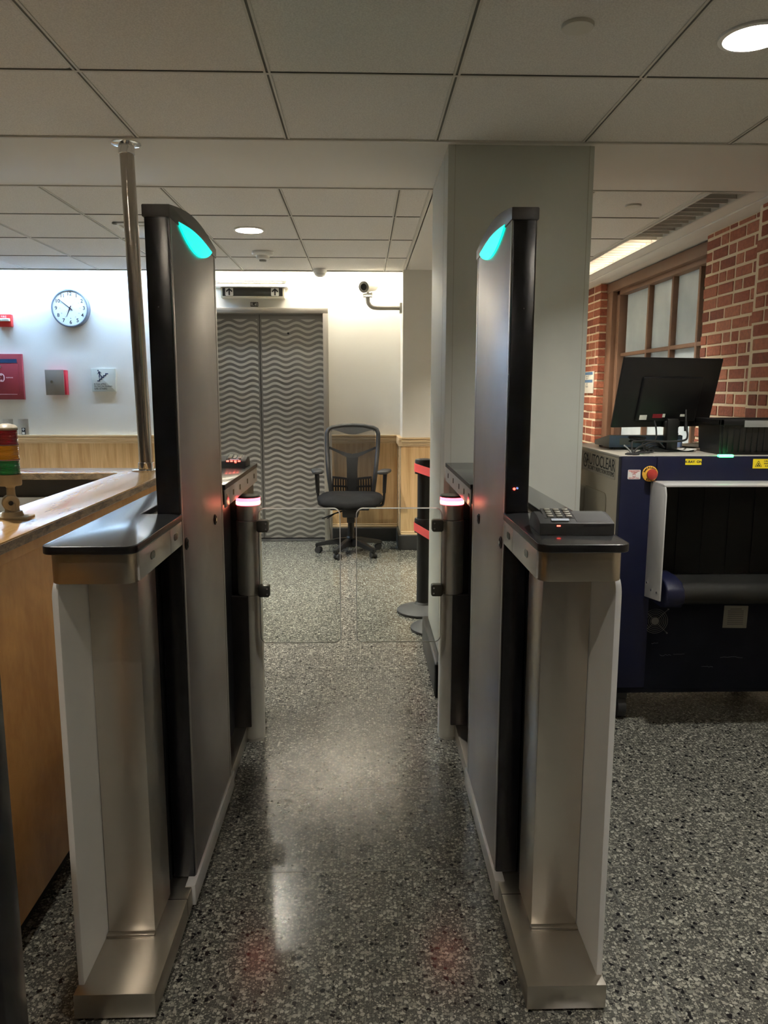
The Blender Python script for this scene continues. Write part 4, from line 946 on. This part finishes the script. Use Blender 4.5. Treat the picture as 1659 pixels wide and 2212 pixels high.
# arms
for sg, dx in ((-1, 0), (1, 0)):
    bm = BM(); pts = [W_(sg*.20, .03, .43), W_(sg*.275, .03, .435), W_(sg*.292, .03, .47), W_(sg*.30, .028, .56)]; tube(bm, smooth_path(pts, 5), .012, 10); am = obj('arm_bracket', bm, M_black, t)
    bm = BM(); tb = bmesh.new(); bmesh.ops.create_cube(tb, size=1)
    for v in tb.verts: v.co = Vector((v.co.x*(.038 if v.co.z > 0 else .030)+sg*(.298+(.008 if v.co.z > 0 else 0)), v.co.y*.05+.028, .635+v.co.z*.19))
    bmesh.ops.bevel(tb, geom=tb.edges[:], offset=.008, segments=3, affect='EDGES'); merge(bm, tb, TC); obj('arm_post', bm, M_black, t)
    bm = BM(); tb = bmesh.new(); pl = rrect(-.047, .047, -.125, .125, .042, 8)
    prism(bm, pl, .030, TC @ Matrix.Translation((sg*.300, -.005, .728)) @ Matrix.Rotation(sg*-.18, 4, 'Z'), .011, 3); obj('arm_pad', bm, M_pad, t, 60)

# ============================================================ X-RAY SCANNER
XT = 1.183; XF = 3.15; XL_ = 1.085; XR = 2.12; XB = 3.95
t = thing('xray_scanner', 'large blue and beige baggage scanner at the right of the turnstiles', 'baggage scanner', (1.6, XF, 0))
bm = BM(); box(bm, XL_, XR, XF+.035, XB, .16, XT-.002, .004); obj('body', bm, M_beige, t)
bm = BM(); box(bm, XL_-.001, XR, XF+.034, XB, XT-.016, XT, .004); obj('top_panel', bm, M_mtop, t)
bm = BM(); box(bm, XL_-.002, 1.235, XF, XF+.04, .16, XT-.004, .006); box(bm, 1.235, XR, XF, XF+.04, 1.06, XT-.004, .004); obj('front_panel', bm, M_navy, t)
bm = BM(); box(bm, 1.235, XR, XF+.012, XF+.04, .15, .60, .003); box(bm, XL_, XR, XF+.02, XF+.05, .13, .17); obj('lower_panel', bm, M_navyd, t)
bm = BM(); prism(bm, rrect(XF+.18, XF+.52, .60, 1.0, .03, 5), .008, frame((XL_-.004, 0, 0), (0, 1, 0), (0, 0, 1)), .003); obj('side_hatch', bm, M_beige, t)
# hood round the tunnel mouth
bm = BM(); pr = rrect(2.99, XF+.01, .56, 1.075, .03, 6, (0, 1, 0, 0))
Mh = frame((1.212, 0, 0), (0, 1, 0), (0, 0, 1)); pr2 = [(2.985, .60), (XF+.01, .575), (XF+.01, 1.078), (3.02, 1.078), (2.995, 1.068), (2.985, 1.04)]; prism(bm, pr2, .006, Mh, .001)
box(bm, 1.212, XR, 3.0, XF+.01, 1.070, 1.078, .001); obj('tunnel_hood', bm, M_fascia, t)
bm = BM()
for y_, z_ in ((3.01, .63), (3.07, .625), (3.12, .645)): cyl(bm, (1.212, y_, z_), (1.207, y_, z_), .005, 10)
obj('hood_bolts', bm, M_chrome, t)
bm = BM(); k = 0; x = 1.235
while x < XR-.02: box(bm, x, x+.058, XF+.02+(.004 if k % 2 else 0), XF+.026+(.004 if k % 2 else 0), .62, 1.07); x += .055; k += 1
cu = obj('tunnel_curtain', bm, mat('curtain_black', (.006, .006, .006), .8, spec=.2), t, 0)
bm = BM(); box(bm, 1.25, XR, XF+.06, XF+.10, .58, 1.06); obj('tunnel_mouth', bm, M_ink, t, 0)
# conveyor end
bm = BM(); cyl(bm, (1.30, 3.01, .627), (XR, 3.01, .627), .045, 28); box(bm, 1.30, XR, 3.01, XF+.05, .627, .672); box(bm, 1.30, XR, 3.01, XF+.05, .582, .627); obj('belt', bm, mat('belt_dark', (.010, .010, .009), .6, spec=.25), t)
bm = BM(); pr = [(XF+.02, .560), (XF+.02, .690), (3.07, .690), (3.00, .678), (2.968, .652), (2.96, .625), (2.966, .598), (2.99, .572), (3.04, .560)]; prism(bm, pr, .075, frame((1.235, 0, 0), (0, 1, 0), (0, 0, 1)), .008, 3); obj('roller_guard', bm, M_navy, t)
# fan grille
Fg = FR(1.270, XF+.012, .462)
bm = BM(); lathe(bm, [(0, 0), (.017, 0), (.017, .004), (0, .004)], Fg, 24)
for r_ in (.022, .030, .038, .046, .054): tube(bm, [Fg @ Vector((r_*math.cos(2*PI*i/40), r_*math.sin(2*PI*i/40), .004)) for i in range(40)], .0011, 6, closed=True)
for a in (45, 135, 225, 315):
    c, s_ = math.cos(math.radians(a)), math.sin(math.radians(a)); tube(bm, [Fg @ Vector((.015*c, .015*s_, .005)), Fg @ Vector((.076*c, .076*s_, .005))], .0012, 6); cyl(bm, Fg @ Vector((.076*c, .076*s_, 0)), Fg @ Vector((.076*c, .076*s_, .007)), .0035, 10)
obj('fan_grille', bm, mat('grille_dull', (.16, .16, .155), .45, .8), t)
bm = BM(); prism(bm, rrect(-.053, .053, -.05, .05, .001), .0008, FR(1.624, XF+.012, .478) @ Matrix.Rotation(-.02, 4, 'Z')); dl = obj('data_plate', bm, mat('plate_dull', (.17, .165, .14), .6), t, 0)
bm = BM()
for k in range(9): wq = .07 if k else .05; prism(bm, [(-wq/2, 0), (wq/2, 0), (wq/2, .0022), (-wq/2, .0022)], .0003, FR(1.624, XF+.0111, .512-k*.0085))
obj('printed_lines', bm, M_ink, dl, 0)
# casters
for x_, y_ in ((1.15, 3.22), (2.03, 3.22), (1.15, 3.86), (2.03, 3.86)):
    bm = BM(); cyl(bm, (x_-.018, y_, .052), (x_+.018, y_, .052), .052, 28); box(bm, x_-.026, x_+.026, y_-.03, y_+.03, .095, .16, .004); box(bm, x_-.026, x_-.021, y_-.02, y_+.02, .04, .11); box(bm, x_+.021, x_+.026, y_-.02, y_+.02, .04, .11); obj('caster', bm, M_rub, t)
# handle on the beige side, by the column
bm = BM(); prism(bm, rrect(XF+.50, XF+.60, .82, .995, .018, 5), .05, frame((XL_-.05, 0, 0), (0, 1, 0), (0, 0, 1)), .006); obj('side_latch', bm, M_chrome, t)
# labels
Fs = frame((XL_-.0012, 3.715, 1.118), (0, -1, 0), (0, 0, 1))
bm = BM(); prism(bm, rrect(-.01, .49, -.045, .045, .003), .0010, Fs); lb = obj('logo_plate', bm, mat('logo_grey', (.52, .48, .41), .45), t, 0)
text('lettering', [('AUTOCLEAR', .075, .275, .012), ('SECURITY INSPECTION SYSTEMS', .027, .285, -.026)], Fs @ Matrix.Translation((0, 0, .0013)), M_ink, lb, xs=.98)
Fs2 = Fs @ Matrix.Translation((.050, .004, .0012))
bm = BM(); lathe(bm, [(.026, 0), (.031, 0), (.031, .0008), (.026, .0008), (.026, 0)], Fs2 @ Matrix.Diagonal((1.1, 1.1, 1, 1)), 40, cap=False)
for dx in (-.008, .006): prism(bm, [(dx-.006, .014), (dx-.002, .014), (dx+.008, 0), (dx-.002, -.014), (dx-.006, -.014), (dx+.003, 0)], .0008, Fs2)
obj('emblem', bm, M_ink, lb, 0)
F = FR(1.139, XF-.0002, 1.105); bm = BM(); prism(bm, rrect(-.027, .027, -.020, .020, .004), .0009, F); lb = obj('reset_label', bm, M_white, t, 0)
text('lettering', [('PUSH BUTTON', .0068, 0, .0145), ('TO RESET', .0062, 0, .0085), ('DO NOT PULL', .0068, 0, -.0155)], F @ Matrix.Translation((0, 0, .0012)), M_red, lb, bold=.0001)
bm = BM(); tube(bm, [F @ Vector((.0065*math.cos(a/10), -.003+.0065*math.sin(a/10), .0012)) for a in range(4, 30)], .0009, 5); tube(bm, [F @ Vector((.0065*math.cos(a/10), -.003+.0065*math.sin(a/10), .0012)) for a in range(36, 60)], .0009, 5); obj('turn_arrows', bm, M_red, lb, 0)
F = FR(1.206, XF, 1.108); bm = BM(); lathe(bm, [(0, 0), (.033, 0), (.033, .002), (.031, .003), (0, .003)], F, 48); es = obj('emergency_stop', bm, mat('stop_yellow', (.90, .50, .06), .5), t)
bm = BM()
for i, ch in enumerate('EMERGENCY'): a = math.radians(158-i*17); merge(bm, txt_bm(ch, .0105, F @ Matrix.Translation((.0262*math.cos(a), .0262*math.sin(a), .0034)) @ Matrix.Rotation(a-PI/2, 4, 'Z'), bold=.0003))
for i, ch in enumerate('STOP'): a = math.radians(240+i*20); merge(bm, txt_bm(ch, .0105, F @ Matrix.Translation((.0262*math.cos(a), .0262*math.sin(a), .0034)) @ Matrix.Rotation(a+PI/2, 4, 'Z'), bold=.0003))
obj('lettering', bm, M_ink, es, 0)
bm = BM(); lathe(bm, [(.013, 0), (.013, .018), (.021, .020), (.0225, .026), (.021, .032), (.012, .035), (0, .0355)], F, 36); obj('push_knob', bm, mat('knob_red', (.42, .04, .03), .4), es)
F = FR(1.388, XF-.0002, 1.158); bm = BM(); prism(bm, rrect(-.0345, .0345, -.0125, .0125, .001), .0009, F); lb = obj('xray_on_label', bm, M_yel, t, 0)
text('lettering', [('X-RAY  ON', .0145, 0, 0)], F @ Matrix.Translation((0, 0, .0011)), M_ink, lb, bold=.0004)
F = FR(1.690, XF-.0002, 1.150); bm = BM(); prism(bm, rrect(-.048, .048, -.020, .020, .001), .0009, F); lb = obj('radiation_label', bm, M_yel, t, 0)
bm = BM(); Ft = F @ Matrix.Translation((-.024, -.001, .0010))
for a0, b0 in (((-.014, -.011), (.014, -.011)), ((.014, -.011), (0, .013)), ((0, .013), (-.014, -.011))): tube(bm, [Ft @ Vector((*a0, 0)), Ft @ Vector((*b0, 0))], .0009, 5)
prism(bm, circ(.0018, 12, 0, -.004), .0006, Ft)
for a in (90, 210, 330):
    p_ = [(.0028*math.cos(math.radians(a+d)), -.004+.0028*math.sin(math.radians(a+d))) for d in (-30, 30)]+[(.0085*math.cos(math.radians(a+d))*.85, -.004+.0085*math.sin(math.radians(a+d))*.85) for d in (30, 0, -30)]; prism(bm, p_, .0006, Ft)
obj('trefoil', bm, M_ink, lb, 0)
text('lettering', [('CAUTION', .0095, .020, .011), ('RADIATION', .0075, .020, .0005), ('X-RAYS', .0095, .020, -.010)], F @ Matrix.Translation((0, 0, .0011)), M_ink, lb, bold=.0002)
bm = BM(); box(bm, 1.495, 1.557, XF-.003, XF+.016, XT-.006, XT+.005, .002); obj('green_indicator', bm, M_gled, t)
bm = BM(); box(bm, 1.148, 1.178, XF+.09, XF+.11, XT, XT+.006, .002); obj('green_indicator', bm, M_gled, t)

# scuffs: thin pale scratches in the enamel
bm = BM(); random.seed(3)
for (x_, z_, l_) in ((1.57, .295, .10), (1.30, .305, .05), (1.26, .36, .03), (1.54, .55, .07), (1.49, .25, .05), (1.12, .28, .03), (1.36, .31, .05)):
    pts = [Vector((x_+l_*k/6, XF+.0118, z_+random.uniform(-.004, .004))) for k in range(7)]; tube(bm, pts, .0007, 4)
obj('scratches', bm, mat('scratch', (.16, .17, .18), .6), t, 0)

# --- things on the scanner
t = thing('monitor', 'black monitor seen from behind on the blue scanner', 'monitor', (1.43, 3.42, XT+.002))
Rm = Matrix.Translation((1.38, 3.42, 1.45)) @ Matrix.Rotation(math.radians(-4), 4, 'Z') @ Matrix.Rotation(math.radians(-7), 4, 'X')
def quadplate(bm, c, y0, y1):
    tb = bmesh.new(); vs4 = [tb.verts.new((x, y, z)) for y in (y0, y1) for x, z in c]
    for q in ((0, 1, 2, 3), (7, 6, 5, 4), (0, 4, 5, 1), (1, 5, 6, 2), (2, 6, 7, 3), (3, 7, 4, 0)): tb.faces.new([vs4[k] for k in q])
    bmesh.ops.recalc_face_normals(tb, faces=tb.faces[:]); bmesh.ops.bevel(tb, geom=tb.edges[:], offset=.004, segments=2, affect='EDGES'); merge(bm, tb)
TM = Matrix.Translation((1.367, 3.411, 1.443)) @ Matrix.Rotation(.28, 4, 'Z') @ Matrix.Rotation(.235, 4, 'X')
bm = BM(); box(bm, -.26, .26, 0, .012, -.157, .157, .003); box(bm, -.15, .17, -.012, .004, -.13, .075, .008, 3); bm.transform(TM); obj('screen_back', bm, M_blackm, t)
bm = BM(); box(bm, -.255, .255, .0115, .0130, -.150, .152); bm.transform(TM); obj('screen', bm, M_ink, t, 0)
Fm = TM @ FR(0, -.0125, 0)
for x_, z_, w_, h_, m_ in ((-.115, -.108, .038, .022, M_paper), (-.040, -.102, .052, .018, mat('label_darkred', (.30, .015, .03), .5)), (-.007, -.100, .014, .016, M_paper), (.095, -.100, .028, .011, M_paper)):
    bm = BM(); prism(bm, rrect(-w_/2, w_/2, -h_/2, h_/2, .001), .0008, Fm @ Matrix.Translation((x_, z_, 0))); obj('sticker', bm, m_, t, 0)
bm = BM(); box(bm, -.026, .026, 3.40-3.42, .03, 0, .14, .006); box(bm, -.035, .035, -.01, .05, .10, .13, .006); bm.transform(Matrix.Translation((1.400, 3.43, XT+.006))); obj('stand_neck', bm, M_black, t)
bm = BM(); prism(bm, circ(.12, 48, 0, 0, .085), .006, Matrix.Translation((1.385, 3.43, XT+.0005)), .001); obj('stand_base', bm, M_black, t)
t = thing('console', 'blue and grey wedge shaped operator console beside the monitor', 'console', (1.33, 3.66, XT))
bm = BM(); pr = [(0, .008), (.225, .008), (.225, .030), (.09, .052), (0.012, .066), (0, .060)]; prism(bm, pr, .345, Matrix.Translation((1.152, 3.535, XT)) @ frame((0, 0, 0), (0, 1, 0), (0, 0, 1)), .003); obj('housing', bm, M_cgrey, t)
bm = BM(); box(bm, 1.153, 1.497, 3.531, 3.537, XT+.008, XT+.063, .001); bk_ = obj('back_panel', bm, M_blue, t)
bm = BM(); box(bm, 1.20, 1.25, 3.5295, 3.5315, XT+.020, XT+.052); lb = obj('label', bm, mat('label_greyblue', (.42, .45, .50), .5), bk_, 0)
for x_ in (1.172, 1.47):
    for y_ in (3.56, 3.72): bm = BM(); cyl(bm, (x_, y_, XT), (x_, y_, XT+.009), .009, 12); obj('foot', bm, M_ink, t)
bm = BM(); box(bm, 1.43, 1.49, 3.56, 3.60, XT+.064, XT+.075, .003); obj('trackball', bm, M_cgrey, t)
# cables
def cable(name, pts, r, label, m=None): bm = BM(); tube(bm, smooth_path(pts, 6), r, 8); return tag(obj(name, bm, m or M_rub, None, 80), label, 'cable')
bm = BM(); lathe(bm, [(.030, 0), (.030, .004), (.022, .008), (0, .008)], Matrix.Translation((1.150, 3.215, XT)), 24); tag(obj('cable_grommet', bm, M_rub), 'black round cable grommet on the scanner top', 'grommet')
z_ = XT+.006
cable('monitor_cable', [(1.150, 3.215, z_), (1.148, 3.22, z_+.035), (1.156, 3.23, z_+.048), (1.20, 3.26, z_+.050), (1.32, 3.30, z_+.045), (1.42, 3.34, z_+.046), (1.455, 3.38, z_+.065), (1.462, 3.42, z_+.11), (1.466, 3.44, z_+.18)], .0045, 'black monitor cable looping to the right of the stand')
cable('monitor_cable', [(1.155, 3.216, z_), (1.175, 3.225, z_+.022), (1.24, 3.27, z_+.040), (1.28, 3.30, z_+.055), (1.31, 3.38, z_+.10), (1.315, 3.43, z_+.14)], .004, 'black monitor cable rising to the left of the stand')
cable('loose_cable', [(1.145, 3.213, z_), (1.128, 3.208, z_+.020), (1.108, 3.20, z_+.034)], .003, 'short thin cable end sticking up from the grommet', M_cgrey)
for i in range(4):
    a = i*.5; cable('coiled_cable', [(1.160, 3.22, z_), (1.20+.02*i, 3.26, z_+.004), (1.25, 3.33+.015*i, z_+.004+.008*i), (1.31, 3.38, z_+.02+.008*i), (1.35, 3.40-.01*i, z_+.012)], .0032, 'tangle of black cables lying beside the monitor stand')['group'] = 'cable tangle by the monitor stand'
bm = BM(); cyl(bm, (1.4625, 3.417, z_+.085), (1.4628, 3.427, z_+.128), .0085, 16); tag(obj('cable_ferrite', bm, M_black), 'black ferrite lump on the cable right of the monitor stand', 'cable part')
bm = BM(); tube(bm, smooth_path([(1.215+.001*i, 3.46+.01*math.sin(i), XT+.05+.012*math.sin(i*1.3)) if i % 2 else (1.30, 3.47, XT+.045+.012*math.cos(i*1.7)) for i in range(12)], 5), .0032, 6); tag(obj('cable_bundle', bm, M_rub, None, 80), 'bundled black cable in front of the blue console', 'cable')
def sheet(x, y, w_, h_, a, z, label):
    bm = BM(); tb = bmesh.new(); bmesh.ops.create_grid(tb, x_segments=8, y_segments=6, size=.5)
    for v in tb.verts: v.co = Vector((v.co.x*w_, v.co.y*h_, .004*math.sin(v.co.x*5+v.co.y*3)+.004))
    merge(bm, tb, Matrix.Translation((x, y, z)) @ Matrix.Rotation(a, 4, 'Z')); o = tag(obj('paper_sheet', bm, M_paper, None, 80), label, 'paper'); s_ = o.modifiers.new('t', 'SOLIDIFY'); s_.thickness = .0008
sheet(1.67, 3.72, .27, .2, .1, XT+.001, 'white paper sheet between the monitor and the black bin'); sheet(1.45, 3.385, .09, .07, -.3, XT+.0065, 'small white paper by the monitor foot'); sheet(1.78, 3.70, .22, .28, -.1, XT+.012, 'white paper sheet right behind the paper by the monitor')
# black bin
t = thing('tray_bin', 'black ribbed plastic bin with a taped label on the scanner', 'bin', (1.79, 3.3, XT+.001))
def trap(bm, x0, x1, y0, y1, z0, z1, fl, bev=.006):
    tb = bmesh.new(); bmesh.ops.create_cube(tb, size=1)
    for v in tb.verts:
        f = fl if v.co.z > 0 else 0; v.co = Vector(((x0-f if v.co.x < 0 else x1+f), (y0-f if v.co.y < 0 else y1+f), z1 if v.co.z > 0 else z0))
    bmesh.ops.bevel(tb, geom=tb.edges[:], offset=bev, segments=2, affect='EDGES'); merge(bm, tb)
z0 = XT+.001
bm = BM(); tb = bmesh.new(); bmesh.ops.create_cube(tb, size=1)
for v in tb.verts:
    f = .012 if v.co.z > 0 else 0; v.co = Vector(((1.525-f if v.co.x < 0 else 2.06+f), (3.20-f if v.co.y < 0 else 3.41+f), z0+.145 if v.co.z > 0 else z0))
tf_ = [f for f in tb.faces if f.normal.z > .9][0]
bmesh.ops.inset_region(tb, faces=[tf_], thickness=.010); 
for v in tf_.verts: v.co.z -= .13
bmesh.ops.bevel(tb, geom=[e for e in tb.edges if abs((e.verts[0].co-e.verts[1].co).z) > .1], offset=.01, segments=3, affect='EDGES'); merge(bm, tb); obj('shell', bm, M_black, t)
bm = BM(); zr = z0+.138
for (a, b, c, d_) in ((1.505, 2.08, 3.178, 3.196), (1.505, 2.08, 3.414, 3.432), (1.505, 1.523, 3.178, 3.432), (2.062, 2.08, 3.178, 3.432)): box(bm, a, b, c, d_, zr-.012, zr+.012, .003)
obj('rim', bm, M_black, t)
bm = BM(); x = 1.545
while x < 2.05: box(bm, x, x+.006, 3.192-.003, 3.20, z0+.012, z0+.118, .002); x += .026
obj('ribs', bm, M_black, t)
bm = BM(); box(bm, 1.608, 1.78, 3.1755, 3.1778, z0+.118, z0+.146, .0005); obj('taped_label', bm, mat('tape_grey', (.28, .28, .27), .35), t)
# wall sign
t = thing('direction_sign', 'small white and blue sign on the far brick wall', 'sign', (RW, 7.9, 1.54))
bm = BM(); box(bm, RW-.012, RW-.001, 7.74, 8.20, 1.432, 1.652, .002); obj('plate', bm, mat('sign_cream', (.78, .76, .68), .5), t)
bm = BM(); box(bm, RW-.0135, RW-.0118, 7.76, 8.19, 1.618, 1.646); obj('blue_stripe', bm, M_blueink, t, 0)
bm = BM(); box(bm, RW-.0135, RW-.0118, 7.76, 8.19, 1.540, 1.568); obj('blue_stripe', bm, M_blueink, t, 0)
Fq = frame((RW-.0123, 7.97, 1.54), (0, -1, 0), (0, 0, 1))
text('lettering', [('Floor 10', .028, .02, .062), ('Floor 9', .028, .02, .040), ('1 2 3', .024, .02, -.014), ('Floor 8', .028, .02, -.042)], Fq, mat('sign_ink', (.2, .2, .22), .6), t)
